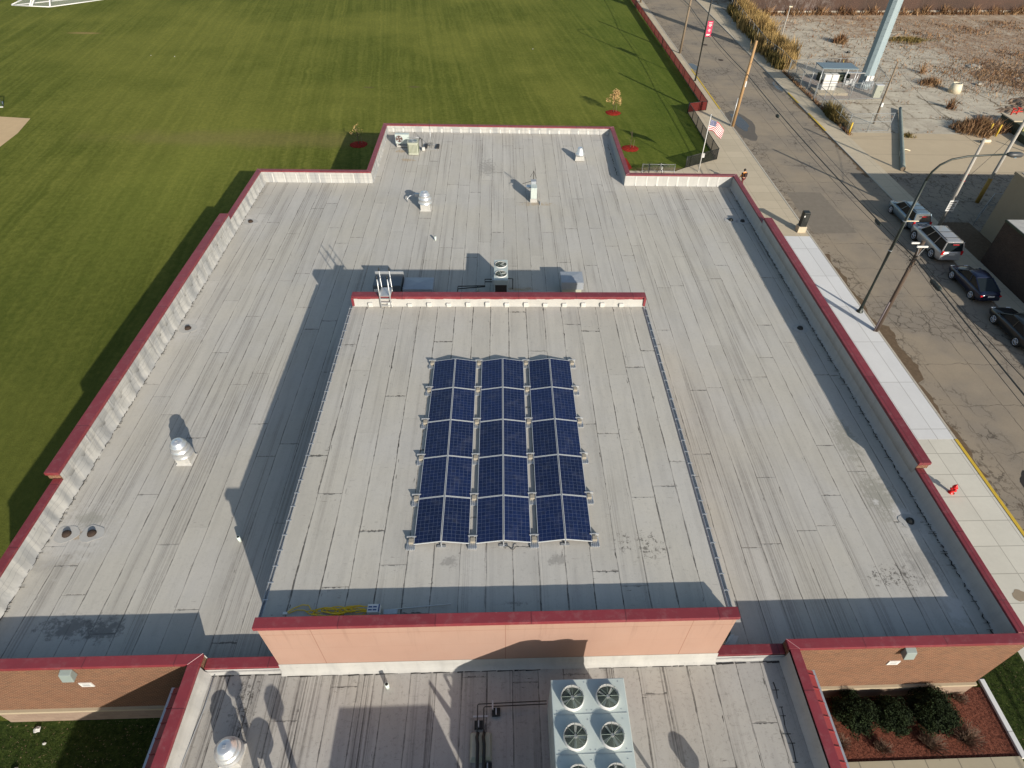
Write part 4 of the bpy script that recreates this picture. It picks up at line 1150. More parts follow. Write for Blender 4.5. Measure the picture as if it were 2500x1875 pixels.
MB().box(-.8, -.5, -.76, -.75, .4, .8).build('label_plate', 'white', t)
# ladder over the parapet
t = thing('roof_ladder', 'silver ladder with tall handrails climbing over the back parapet of the raised block', 'ladder', (-6.08, 26.15, PZ))
l_ = MB()
for x in (-.26, .26):
    l_.tube([(x, -.06, 0), (x, .0, .62), (x, .02, 1.75)], .028, 6)
    l_.tube([(x, .78, 1.75), (x, .80, -3.1)], .028, 6)
    l_.tube([(x, .02, .75), (x, .78, .75)], .028, 6)
    l_.tube([(x, .02, 1.35), (x, .78, 1.35)], .02, 6)
l_.build('rails', 'galv', t)
MB().box(-.30, .30, .02, .78, .68, .72).build('platform', 'galv', t)
l_ = MB()
for z in (.14, .34, .54): l_.box(-.26, .26, -.06 + z * .09, .02 + z * .09, z - .015, z + .015)
for i in range(9): l_.box(-.26, .26, .77, .82, .3 - i * .33, .33 - i * .33)
l_.build('rungs', 'galv', t)
l_ = MB()
for x in (-.26, .26):
    for y in (.02, .78): l_.tube([(x, y, 1.752), (x, y, 1.93)], .034, 6)
l_.build('black_grips', 'black', t)
# cords, box and pipe behind the front parapet
t = thing('extension_cord', 'tangle of yellow extension cord behind the front parapet of the raised block', 'cord', (-5.6, 9.4, PZ))
pts = [(-1.5, .05, .03), (-1.3, .2, .03), (-1.05, .30, .04), (-.85, .28, .04), (-.7, .08, .04), (-.5, .05, .05)]
c_ = MB(); c_.tube(pts, .016, 5)
c_.tube([(-1.45, .03, .02), (-1.2, .13, .03), (-.95, .12, .03), (-.75, -.02, .03), (-.4, .02, .03)], .016, 5)
for k_ in range(11):
    cx, cy = rnd.uniform(-.35, .95), rnd.uniform(0, .1); a0 = rnd.random() * 6; rx, ry = rnd.uniform(.25, .6), rnd.uniform(.05, .17)
    c_.tube([(cx + rx * math.cos(a0 + i * .36) * (1 + .1 * math.sin(i)), cy + ry * math.sin(a0 + i * .36) + .03 * math.sin(i * 1.3), .03 + .02 * k_ * .5 + .02 * math.sin(i * .9)) for i in range(16)], .016, 5)
c_.build('cord_loops', 'cord', t)
MB().box(-1.62, -1.48, -.02, .06, 0, .06).build('plug', 'white', t)
t = thing('cardboard_box', 'small white printed box beside the yellow cord', 'box', (-4.25, 9.42, PZ + .012))
MB().box(-.20, .20, -.14, .14, 0, .26).build('carton', 'white', t, bevel=.005)
pr = MB()
for i in range(4): pr.box(-.17 + (i % 2) * .15, -.05 + (i % 2) * .15, -.08 + (i // 2) * .1, -.03 + (i // 2) * .1, .26, .2625)
pr.box(.15, .195, -.13, .13, .26, .2625)
pr.build('printed_marks', plain('print_blue', (.05, .08, .2), .6), t)
tag(MB().tube([(-3.9, 9.45, PZ + .05), (-1.75, 9.62, PZ + .05)], .02, 6).build('loose_pipe', 'galv'), 'long thin metal pipe lying behind the front parapet', 'pipe')
tag(MB().box(-3.95, -3.5, 9.30, 9.46, PZ + .01, PZ + .08).build('metal_channel', 'galv'), 'short grey metal channel lying next to the printed box', 'channel')
# torn flashing lying at the foot of the raised block
t = MB(); t.face([(8.0, 9.25, RZ + .5), (8.25, 9.3, RZ + .2), (8.75, 9.75, RZ + .02), (8.5, 9.8, RZ + .03), (8.15, 9.5, RZ + .3)]); t.face([(8.0, 9.2, RZ + .1), (8.6, 9.25, RZ + .02), (8.9, 9.7, RZ + .015), (8.3, 9.7, RZ + .1)])
tag(t.build('torn_flashing', 'strip'), 'torn white flashing lying beside the east end of the peach wall', 'flashing')
t = MB(); 
for i in range(5): t.tube([(7.95 + .05 * i, 9.1 + .05 * i, RZ + .75 - .1 * i), (8.15 + .1 * i, 9.3 + .12 * i, RZ + .35 - .06 * i), (8.2 + .1 * i, 9.35 + .14 * i, RZ + .02)], .035, 5)
tag(t.build('hose_bundle', 'dkgrey'), 'dark bundle of hoses beside the east end of the peach wall', 'hoses')
# chiller on the front roof
t = thing('chiller', 'large pale green chiller with rows of round fans on the front roof', 'chiller', (1.46, 7.19, ZF))
LX, LY = 2.25, 6.4
MB().box(0, LX, -LY, 0, .16, 2.55).build('case', 'unit', t)
MB().box(-.02, LX + .02, -LY - .02, .02, 2.56, 2.72).build('top_deck', 'unit', t, bevel=.02)
sm = MB()
for y in (-.0, -1.06, -2.12, -3.18, -4.24, -5.3):
    sm.box(.03, LX - .03, y - 1.0, y - .985, 2.722, 2.734)
    if y < -.1: sm.box(-.027, -.021, y - .012, y + .012, .2, 2.5)
sm.box(-.027, -.021, -LY, 0, 1.30, 1.33)
sm.build('panel_seam', plain('unit_seam', (.36, .40, .40), .5), t)
sb = MB()
for i in range(5):
    for j in (0, 1):
        for q in range(4): sb.box(.1 + j * 1.05 + (q % 2) * .9, .13 + j * 1.05 + (q % 2) * .9, -.1 - i * 1.06 - (q // 2) * .8, -.085 - i * 1.06 - (q // 2) * .8, 2.722, 2.732)
sb.build('screws', 'galv', t)
MB().box(.1, .3, -LY, 0, 0, .16).box(LX - .3, LX - .1, -LY, 0, 0, .16).build('rails', 'galv', t)
for i in range(6):
    for j in range(2):
        fan_top(t, .60 + j * 1.08, -.56 - i * 1.06, 2.72, .345, .20, blades=4, ph=.4 + i * 1.1 + j * .6, rings=10)
# refrigerant pipes and their stands
t = thing('refrigerant_pipes', 'pair of thin dark pipes running from the chiller to the roof curb', 'pipes', (0, 0, ZF))
p_ = MB()
p_.tube([(1.44, 7.42, .28), (-.87, 7.38, .28), (-.90, 7.35, .28), (-.90, 6.35, .28)], .018, 6)
p_.tube([(1.44, 7.32, .28), (-.66, 7.29, .28), (-.69, 7.26, .28), (-.69, 6.35, .28)], .018, 6)
p_.build('thin_pipe', 'dkgrey', t)
p_ = MB()
for x in (-.87, -.66): p_.tube([(x, 6.5, .26), (x - .03, 6.35, .36), (x, 6.15, .34), (x, 4.9, .34), (x, 3, .34)], .055, 8)
p_.build('insulated_pipe', 'black', t)
MB().box(-1.05, -.55, 6.98, 7.03, .22, .27).box(-.42, -.37, 7.2, 7.48, .2, .32).build('strut', 'galv', t)
for x, y, lb in ((-.86, 6.80, 'first small black stand under the pipes, next to the curb'), (-.28, 7.18, 'small black stand under the pipes, closer to the chiller'), (-.55, 5.55, 'small black stand at the bottom edge of the front roof')):
    t = thing('pipe_stand', lb, 'pipe stand', (x, y, ZF + .01), group='black pipe stands'); MB().box(-.14, .14, -.13, .13, 0, .10).build('foot', 'black', t, bevel=.01)
    MB().box(-.02, .02, -.1, .1, .1, .2).build('post', 'galv', t)
t = thing('pipe_curb', 'cream roof curb where the black pipes pass through', 'curb', (-.77, 6.3, ZF))
MB().loft([[(-.36, -.60, 0), (.36, -.60, 0), (.36, .26, 0), (-.36, .26, 0)], [(-.30, -.48, .22), (.30, -.48, .22), (.30, .22, .22), (-.30, .22, .22)]], smooth=False).build('curb_box', 'unit2', t, bevel=.02)
# things that stand just south of the picture but throw their shadows into it
MB().lathe((4.78, 5.15, ZF), [(.06, 0), (.06, .55)], 12).build('stub', 'black', thing('black_stub_pipe', 'short black stub pipe on the front roof, east of the chiller', 'pipe'))
t = thing('rooftop_unit', 'large pale rooftop unit south of the chiller, its shadow on the front roof', 'rooftop unit', (-1.75, 1.10, ZF))
MB().box(-.55, 2.55, -2.5, .65, .2, 2.75).build('case', 'unit', t, bevel=.02)
MB().box(-.5, 2.5, -2.4, .6, 0, .2).build('rails', 'galv', t)
for x, y, h, r, lb in ((-6.62, 4.2, 2.15, .24, 'tall capped stack south of the view, the westernmost'), (-5.04, 3.45, 2.15, .26, 'tall capped stack south of the view, nearer the rooftop unit'), (-6.75, 5.1, .85, .33, 'low domed vent south of the view, beside the stacks'), (7.05, 4.4, .8, .3, 'low domed vent south of the view, east of the chiller')):
    t = thing('exhaust_stack', lb, 'exhaust stack', (x, y - .6, ZF), group='stacks south of the view')
    MB().lathe((0, 0, 0), [(.09, 0), (.09, h)], 14).build('pipe', 'galv', t)
    MB().lathe((0, 0, h), [(r * .8, 0), (r, .05), (r, .28), (r * .6, .38)], 18).build('cap', 'alu', t)
t = thing('valve_rack', 'pipe frame south of the view whose shadow crosses the front roof', 'frame', (.15, 3.75, ZF))
f_ = MB()
for pts in ([(.45, 0, 0), (.45, 0, 2.25), (.72, .0, 2.25), (.72, 0, .0)], [(.3, 0, 1.95), (.85, 0, 1.95)], [(.3, 0, 1.35), (.85, 0, 1.35)], [(-.25, .1, 2.1), (.0, 0, 1.5), (-.2, 0, 1.2)], [(-.25, .1, 2.1), (.45, -.1, 1.1)]): f_.tube(pts, .05, 6)
f_.build('pipes', 'galv', t)

# ------------------------------------------------------------------ street furniture
def pole(name, label, cat, x, y, h, r0, r1, mat, lean=(0, 0), group=None):
    t = thing(name, label, cat, (x, y, .05), group=group)
    MB().tube([(0, 0, 0), (lean[0] * .5, lean[1] * .5, h * .5), (lean[0], lean[1], h)], r0, 10, r1=r1).build('pole', mat, t)
    return t
def wire(pts, r, name, label, mat='black', sag=.3):
    out = []
    for a, b in zip(pts[:-1], pts[1:]):
        a, b = Vector(a), Vector(b); n = 14
        for i in range(n + (b is Vector(pts[-1]))): 
            t = i / n; q = a.lerp(b, t); q.z -= sag * 4 * t * (1 - t); out.append(q)
    out.append(Vector(pts[-1]))
    return tag(MB().tube(out, r, 5).build(name, mat), label, 'cable')
UP = 'wooden utility poles along the west kerb'
tn = pole('utility_pole', 'dark wooden utility pole with two pale crossarms at the kerb of the white pavement', 'utility pole', 26.72, 33.1, 7.25, .16, .12, 'wooddark', group=UP, lean=(.05, .1))
c_ = MB(); c_.box(-.36, .36, -.14, -.06, 6.90, 7.0); c_.box(-.62, -.0, .14, .22, 7.0, 7.1); o = c_.build('crossarm', 'white', tn)
MB().tube([(.2, -.12, 6.9), (.05, -.05, 6.2)], .02, 4).tube([(-.2, -.12, 6.9), (.0, -.05, 6.2)], .02, 4).build('brace', 'galv', tn)
MB().tube([(-.17, -.05, 0), (-.17, -.05, 2.6)], .06, 8).build('riser_conduit', plain('purple_grey_conduit', (.13, .11, .12), .6), tn)
h_ = MB()
for i in range(16): h_.ico((rnd.uniform(-.25, .3), rnd.uniform(-.3, .4), rnd.uniform(5.6, 6.3)), rnd.uniform(.03, .07), 1)
for i in range(5): h_.tube([(rnd.uniform(-.2, .2), rnd.uniform(-.3, .3), 6.3), (rnd.uniform(-.4, .4), rnd.uniform(-.5, .5), 5.7), (rnd.uniform(-.2, .2), rnd.uniform(-.3, .3), 5.2)], .014, 4)
h_.build('cable_hardware', 'black', tn)
tm = pole('utility_pole', 'light brown wooden utility pole standing at the kerb by the wet road', 'utility pole', 26.95, 71.1, 9.0, .19, .14, 'woodtan', group=UP, lean=(.25, 0))
MB().tube([(-.25, -.05, 0), (-.2, -.05, 3.2)], .05, 6).build('riser_conduit', 'galv', tm)
MB().box(.15, .28, -.2, -.1, 4.4, 5.0).build('tag_box', 'white', tm)
tf = pole('utility_pole', 'brown wooden utility pole between the banner lamp and the pole stub', 'utility pole', 26.9, 99.6, 8.6, .18, .13, 'wood', group=UP, lean=(.25, 0))
ty = pole('utility_pole', 'short brown pole stub at the far top of the fence', 'utility pole', 26.3, 131.5, 6.6, .18, .14, 'wood', group=UP)
att = [(27.3, 131.5, 6.7), (27.05, 99.6, 6.3), (27.1, 71.1, 5.75), (26.85, 33.1, 6.0), (27.2, 5, 5.0), (27.2, -30, 6.2)]
wire(att, .042, 'utility_cable', 'thick black utility cable strung along the wooden poles', sag=.33)
wire([(p[0] + .1, p[1], p[2] - .35) for p in att], .016, 'lower_cable', 'thin cable just below the thick black one', sag=.5)
wire([(26.6, 33.1, 6.2), (26.55, 5, 5.4), (26.5, -30, 6.2)], .022, 'near_cable_west', 'cable leaving the near wooden pole on its west side')
wire([(27.05, 33.1, 6.1), (27.9, 18, 5.4), (28.4, -30, 6.0)], .022, 'near_cable_east', 'cable leaving the near wooden pole on its east side')
wire([(27.2, 71.1, 6.9), (26.9, 33.1, 6.4)], .014, 'upper_cable', 'thinnest cable between the light brown and dark poles', sag=.4)
def splice(x, y, z, l, r, label, ang=0.):
    t = thing('cable_splice', label, 'cable splice', (x, y, z), rz=ang, group='black splice cases on the cable')
    MB().lathe((0, 0, 0), [(r * .3, -l / 2 - .1), (r * .7, -l / 2), (r, -l / 2 + .06), (r, l / 2 - .06), (r * .7, l / 2), (r * .3, l / 2 + .1)], 12, 'y').build('case', plain('splice_green_black', (.018, .028, .026), .5), t)
    b = MB()
    for q in (-.25, 0, .25): b.ring((0, q * l, 0), r * 1.05, .012, 14, 'y')
    b.build('bands', 'black', t)
splice(26.95, 30.6, 5.72, 1.0, .15, 'largest black splice case on the cable just south of the dark pole')
splice(26.98, 38.6, 5.62, .7, .10, 'black splice case on the cable next to the tall street lamp')
splice(27.6, 61.5, 4.75, .5, .14, 'small dark case hanging below the cable over the road')
# tall street lamp
t = thing('street_lamp', 'tall dark green street lamp with a long curved arm over the road', 'street lamp', (26.5, 35.36, .1))
MB().tube([(0, 0, 0), (0, 0, 5), (.05, 0, 10.2)], .12, 12, r1=.085).build('pole', 'lampgreen', t)
arm = [(.05, 0, 10.15), (.16, 0, 10.75), (.45, 0, 11.2), (1.0, 0, 11.55), (1.9, 0, 11.75), (3.2, 0, 11.85), (4.5, 0, 11.92)]
MB().tube(arm, .075, 10, r1=.05).build('arm', 'lampgreen', t)
MB().loft([[(4.3, -.07, 11.84), (4.3, .07, 11.84), (4.3, .07, 11.98), (4.3, -.07, 11.98)], [(4.55, -.17, 11.78), (4.55, .17, 11.78), (4.55, .15, 12.02), (4.55, -.15, 12.02)], [(5.15, -.18, 11.80), (5.15, .18, 11.80), (5.15, .15, 12.02), (5.15, -.15, 12.02)], [(5.3, -.1, 11.86), (5.3, .1, 11.86), (5.3, .08, 11.98), (5.3, -.08, 11.98)]]).build('lantern', plain('lantern_grey', (.06, .065, .07), .4), t)
MB().lathe((4.85, 0, 11.70), [(.04, 0), (.13, .03), (.14, .08)], 16).build('lens', plain('lens_blue', (.25, .38, .5), .15), t)
MB().box(-.05, .95, -.02, .02, 7.38, 7.43).build('banner_arm', 'cream', t)
MB().lathe((0, 0, 0), [(.24, 0), (.24, .05), (.15, .12), (.13, .4)], 16).build('base_plate', 'lampgreen', t)
b_ = MB()
for z in (5.2, 7.4): b_.ring((0, 0, z), .12, .02, 16)
b_.build('band', 'galv', t)
# far lamp with banner
t = thing('street_lamp', 'dark street lamp post with a crimson banner, beyond the corner of the field fence', 'street lamp', (26.25, 87.0, .1))
MB().tube([(0, 0, 0), (0, 0, 5), (.05, 0, 11)], .12, 10, r1=.09).build('pole', 'black', t)
MB().tube([(.05, 0, 10.9), (.3, 0, 11.5), (1.2, 0, 11.9), (3.4, 0, 12)], .06, 8).build('arm', 'black', t)
MB().box(.14, .84, -.012, .012, 5.35, 7.15).build('banner', 'banner', t)
w_ = MB()
w_.box(.24, .74, -.02, -.0145, 5.48, 5.66)
for z, a, b in ((6.95, .3, .72), (6.78, .34, .7), (6.66, .3, .74), (6.52, .42, .62), (6.2, .40, .64), (6.08, .36, .66), (5.95, .44, .62)): w_.box(a, b, -.02, -.0145, z - .04, z + .03)
w_.build('banner_lettering', 'white', t)
MB().box(0, .86, -.015, .015, 7.15, 7.18).box(0, .86, -.015, .015, 5.30, 5.33).build('banner_rod', 'black', t)
# hydrant
t = thing('fire_hydrant', 'bright red fire hydrant on the cream pavement', 'fire hydrant', (24.45, 19.0, .1))
MB().lathe((0, 0, 0), [(.15, 0), (.15, .04), (.10, .05), (.10, .45), (.13, .46), (.13, .50), (.115, .52), (.10, .60), (.05, .66), (.03, .67), (.03, .72)], 20).build('barrel', 'hydrant', t)
MB().lathe((0, 0, .38), [(.06, -.19), (.06, .19)], 14, 'x').lathe((0, -.06, .36), [(.075, -.12), (.075, .02)], 14, 'y').build('outlet', 'hydrant', t)
MB().lathe((.10, -.05, .001), [(.09, 0), (.09, .02)], 14).build('green_cap', 'greensteel', t)
# black cabinet on concrete block
t = thing('traffic_cabinet', 'black metal cabinet on a concrete block at the kerb', 'cabinet', (26.25, 47.1, .104))
MB().box(-.36, .36, -.32, .32, 0, .55).build('plinth', 'walk_old', t, bevel=.02)
MB().box(-.27, .27, -.26, .26, .55, 1.85).build('case', 'black', t, bevel=.02)
MB().box(-.05, .22, -.268, -.261, 1.05, 1.7).build('door_panel', plain('cabinet_black', (.03, .032, .03), .5), t)
MB().box(-.22, -.12, -.268, -.261, 1.45, 1.6).build('label_plate', 'white', t)
tag(MB().box(21.2, 21.75, 48.2, 48.75, .1, .125).build('sidewalk_grate', 'rust'), 'rusty square utility lid in the pavement by the building corner', 'utility lid')
# flagpole
t = thing('flagpole', 'pale flagpole beside the notch of the building', 'flagpole', (19.97, 58.85, .1))
MB().tube([(0, 0, 0), (0, 0, 5.55)], .055, 10, r1=.035).build('pole', 'white', t)
MB().lathe((0, 0, 5.55), [(.02, 0), (.06, .04), (.06, .08), (.01, .13)], 12).build('finial', 'galv', t)
bm = bmesh.new(); NX, NZ = 26, 14; FL, FH = 1.75, .98
lay = bm.verts.layers.float_vector.new('fl'); g = []
for j in range(NZ + 1):
    g.append([])
    for i in range(NX + 1):
        u, v_ = i / NX, j / NZ
        x = .04 + FL * u * .86 + .03 * math.sin(v_ * 5); droop = .62 * u * u + .42 * u + .05 * math.sin(u * 9 + v_ * 1.5)
        yy = .10 * math.sin(u * 8.5 + v_ * 1.2) * (.3 + u) - .10 * u
        vv = bm.verts.new((x - .12 * v_ * u, yy, 5.2 - FH * v_ - droop + .12 * u)); vv[lay] = (u, v_, 0); g[-1].append(vv)
for j in range(NZ):
    for i in range(NX):
        f = bm.faces.new((g[j][i], g[j + 1][i], g[j + 1][i + 1], g[j][i + 1])); f.smooth = True
fm = bpy.data.meshes.new('flag'); bm.to_mesh(fm); bm.free(); fm.materials.append(M['flag'])
fo = bpy.data.objects.new('flag', fm); COL.objects.link(fo); fo.location = (20.0, 58.85, .1)
so_ = fo.modifiers.new('s', 'SOLIDIFY'); so_.thickness = .01
tag(fo, 'red white and blue striped flag with a starred corner flying from the pale pole', 'flag')

# ------------------------------------------------------------------ fences
def fence(name, label, pts, h, postmat, fillmat, gap=2.4, r=.03, bars=False, z0=0.0, midrail=False, group=None, cat='fence', square=True):
    t = thing(name, label, cat, (pts[0][0], pts[0][1], z0), group=group)
    ox, oy = pts[0]
    rails, fills, brs, posts = MB(), MB(), MB(), []
    for (x0, y0), (x1, y1) in zip(pts[:-1], pts[1:]):
        L_ = math.hypot(x1 - x0, y1 - y0); n = max(1, round(L_ / gap)); a = math.atan2(y1 - y0, x1 - x0)
        for i in range(n + 1): posts.append((x0 - ox + (x1 - x0) * i / n, y0 - oy + (y1 - y0) * i / n))
        for z in ((h - .03, .12) + ((h * .55,) if midrail else ())):
            rails.tube([(x0 - ox, y0 - oy, z), (x1 - ox, y1 - oy, z)], r * .75, 6)
        off = .012
        fills.face([(x0 - ox, y0 - oy, .1), (x1 - ox, y1 - oy, .1), (x1 - ox, y1 - oy, h - .04), (x0 - ox, y0 - oy, h - .04)])
        if bars:
            m = int(L_ / .13)
            for i in range(m): u = (i + .5) / m; px, py = x0 - ox + (x1 - x0) * u, y0 - oy + (y1 - y0) * u; brs.box(px - .009, px + .009, py - .009, py + .009, .1, h - .04)
    rails.build('rail', postmat, t)
    if fillmat: fills.build('mesh_panel', fillmat, t)
    if bars: brs.build('bars', postmat, t)
    done = []
    for p in posts:
        if any(math.hypot(p[0] - q[0], p[1] - q[1]) < .2 for q in done): continue
        done.append(p); q = MB(); q.tube([(p[0], p[1], 0), (p[0], p[1], h + .02)], r, 8)
        q.build('post', postmat, t)
    return t
fence('field_fence', 'long black fence with dark red mesh along the field and the far pavement', [(24.75, 134), (25.02, 76.1), (22.58, 75.35)], 1.2, 'black', 'redscreen', 3.0, r=.04)
fence('field_fence', 'black framed see-through fence between the red one and the flagpole lawn', [(22.57, 75.2), (22.66, 62.0)], 1.25, 'black', 'blackscreen', 2.4, r=.045)
fence('field_fence', 'short slanting black fence with bars beside the flagpole', [(22.64, 61.9), (18.83, 59.75)], 1.25, 'black', 'blackscreen', 2.2, r=.045, bars=True)
t = thing('small_sign', 'small white sign on the slanting black fence', 'sign', (20.7, 60.72, .78))
MB().box(-.17, .17, -.03, -.015, 0, .42).build('plate', 'white', t)
w_ = MB()
for i in range(4): w_.box(-.12, .12 - .05 * (i % 2), -.034, -.0305, .07 + i * .085, .11 + i * .085)
w_.build('writing', plain('sign_grey', (.3, .3, .32), .6), t)
# bike rack and bicycles
t = thing('bike_rack', 'grey metal bicycle rack on the pavement behind the north east notch', 'bike rack', (15.8, 58.7, .104))
r_ = MB()
for z in (.08, .78): r_.tube([(-1.65, 0, z), (1.65, 0, z)], .022, 6)
for i in range(34): x = -1.6 + i * .097; r_.tube([(x, 0, .08), (x, 0, .78)], .009, 4)
r_.build('grid', 'galv', t)
for x in (-1.65, 1.65): MB().tube([(x, -.35, 0), (x, 0, .1), (x, 0, .82), (x, .35, 0)], .022, 6).build('end_frame', 'galv', t)
def bicycle(loc, rz, label, mat):
    t = thing('bicycle', label, 'bicycle', loc, rz, group='bicycles in the rack')
    for x in (-.5, .5):
        w = MB(); w.ring((x, 0, .33), .32, .02, 26, 'y'); w.build('wheel', 'tyre', t)
    f = MB()
    for a, b in (((-.5, .33), (-.12, .3)), ((-.12, .3), (-.2, .85)), ((-.2, .78), (.3, .82)), ((-.12, .3), (.32, .7)), ((-.5, .33), (-.2, .78)), ((.28, .9), (.5, .33))): f.tube([(a[0], 0, a[1]), (b[0], 0, b[1])], .022, 6)
    f.build('frame', mat, t)
    MB().tube([(.25, -.26, .98), (.28, 0, .92), (.25, .26, .98)], .016, 6).build('handlebar', 'black', t)
    MB().box(-.32, -.1, -.06, .06, .86, .91).build('saddle', 'black', t)
    MB().lathe((-.12, 0, .3), [(.09, -.03), (.09, .03)], 14, 'y').build('crank', 'galv', t)
bicycle((14.75, 58.35, .104), R(80), 'dark bicycle parked at the west end of the rack', 'black')
bicycle((16.0, 58.35, .104), R(96), 'white framed bicycle parked in the middle of the rack', 'white')

# ------------------------------------------------------------------ person walking on the pavement
def skinfig(name, verts, edges, radii, mat, parent):
    me = bpy.data.meshes.new(name); me.from_pydata(verts, edges, []); me.materials.append(M[mat])
    o = bpy.data.objects.new(name, me); COL.objects.link(o); o.parent = parent
    s = o.modifiers.new('skin', 'SKIN')
    sv = me.skin_vertices[0].data if me.skin_vertices else None
    return o, s
def make_skin(name, verts, edges, radii, mat, parent, root=0):
    bm = bmesh.new(); lay = bm.verts.layers.skin.new('')
    vv = []
    for i, p in enumerate(verts):
        q = bm.verts.new(p); q[lay].radius = radii[i] if isinstance(radii[i], tuple) else (radii[i], radii[i]); q[lay].use_root = (i == root); vv.append(q)
    for a, b in edges: bm.edges.new((vv[a], vv[b]))
    me = bpy.data.meshes.new(name); bm.to_mesh(me); bm.free(); me.materials.append(M[mat])
    o = bpy.data.objects.new(name, me); COL.objects.link(o); o.parent = parent
    o.modifiers.new('skin', 'SKIN').use_smooth_shade = True
    q = o.modifiers.new('sub', 'SUBSURF'); q.levels = 1; q.render_levels = 2
    return o
t = thing('person', 'person in orange and dark jacket and maroon trousers walking past the building corner', 'person', (23.45, 55.6, .104), R(25))
vb = [(0, 0, .92), (0, .02, 1.15), (0, .05, 1.38), (0, .07, 1.50), (0, .1, 1.62), (.16, .05, 1.40), (.24, -.02, 1.14), (.22, .15, .93), (-.16, .05, 1.40), (-.24, .12, 1.14), (-.22, .26, .95),
      (.09, 0, .86), (.10, .14, .48), (.10, .04, .08), (.10, .18, .04), (-.09, 0, .86), (-.10, -.08, .48), (-.10, -.30, .12), (-.10, -.2, .04), (.22, .2, .86), (-.22, .32, .88)]
eb = [(0, 1), (1, 2), (2, 3), (3, 4), (2, 5), (5, 6), (6, 7), (2, 8), (8, 9), (9, 10), (0, 11), (11, 12), (12, 13), (13, 14), (0, 15), (15, 16), (16, 17), (17, 18), (7, 19), (10, 20)]
for side, wr in ((1, 19), (-1, 20)):
    wx, wy, wz = vb[wr]
    for fi in range(5):
        fx = (-.022, -.008, .006, .020, -.03)[fi]; ln_ = (.075, .085, .08, .065, .05)[fi]
        base = len(vb)
        vb.append((wx + (.0 if fi < 4 else -.02 * side), wy + fx + (.05 if fi == 4 else 0), wz - .02)); vb.append((wx - .012 * side, wy + fx + (.06 if fi == 4 else .006), wz - .02 - ln_ * .55)); vb.append((wx - .030 * side, wy + fx + (.065 if fi == 4 else .012), wz - .02 - ln_))
        eb += [(wr, base), (base, base + 1), (base + 1, base + 2)]
rb = [(.15, .11), (.15, .11), (.17, .11), .055, .095, .06, .05, .035, .06, .05, .035, .095, .07, .045, .04, .095, .07, .045, .04, .03, .03] + [.010, .009, .008] * 10
make_skin('body', vb, eb, rb, 'skin', t)
make_skin('jacket', [vb[i] for i in (0, 1, 2, 5, 6, 7, 8, 9, 10)], [(0, 1), (1, 2), (2, 3), (3, 4), (4, 5), (2, 6), (6, 7), (7, 8)], [(.19, .14), (.19, .14), (.20, .14), .08, .07, .055, .08, .07, .055], 'orange', t)
make_skin('trousers', [vb[i] for i in (0, 11, 12, 13, 15, 16, 17)], [(0, 1), (1, 2), (2, 3), (0, 4), (4, 5), (5, 6)], [(.16, .12), .11, .085, .06, .11, .085, .06], 'maroon', t)
MB().ico((0, .085, 1.66), .12, 2, .05, 1.1).build('hair', 'hair', t, smooth=True)
MB().box(-.17, .17, -.24, -.10, 1.05, 1.45).build('backpack', 'darkcloth', t, bevel=.04)
MB().box(-.27, -.17, -.06, .16, 1.0, 1.42).build('dark_sleeve_panel', 'darkcloth', t, bevel=.03)

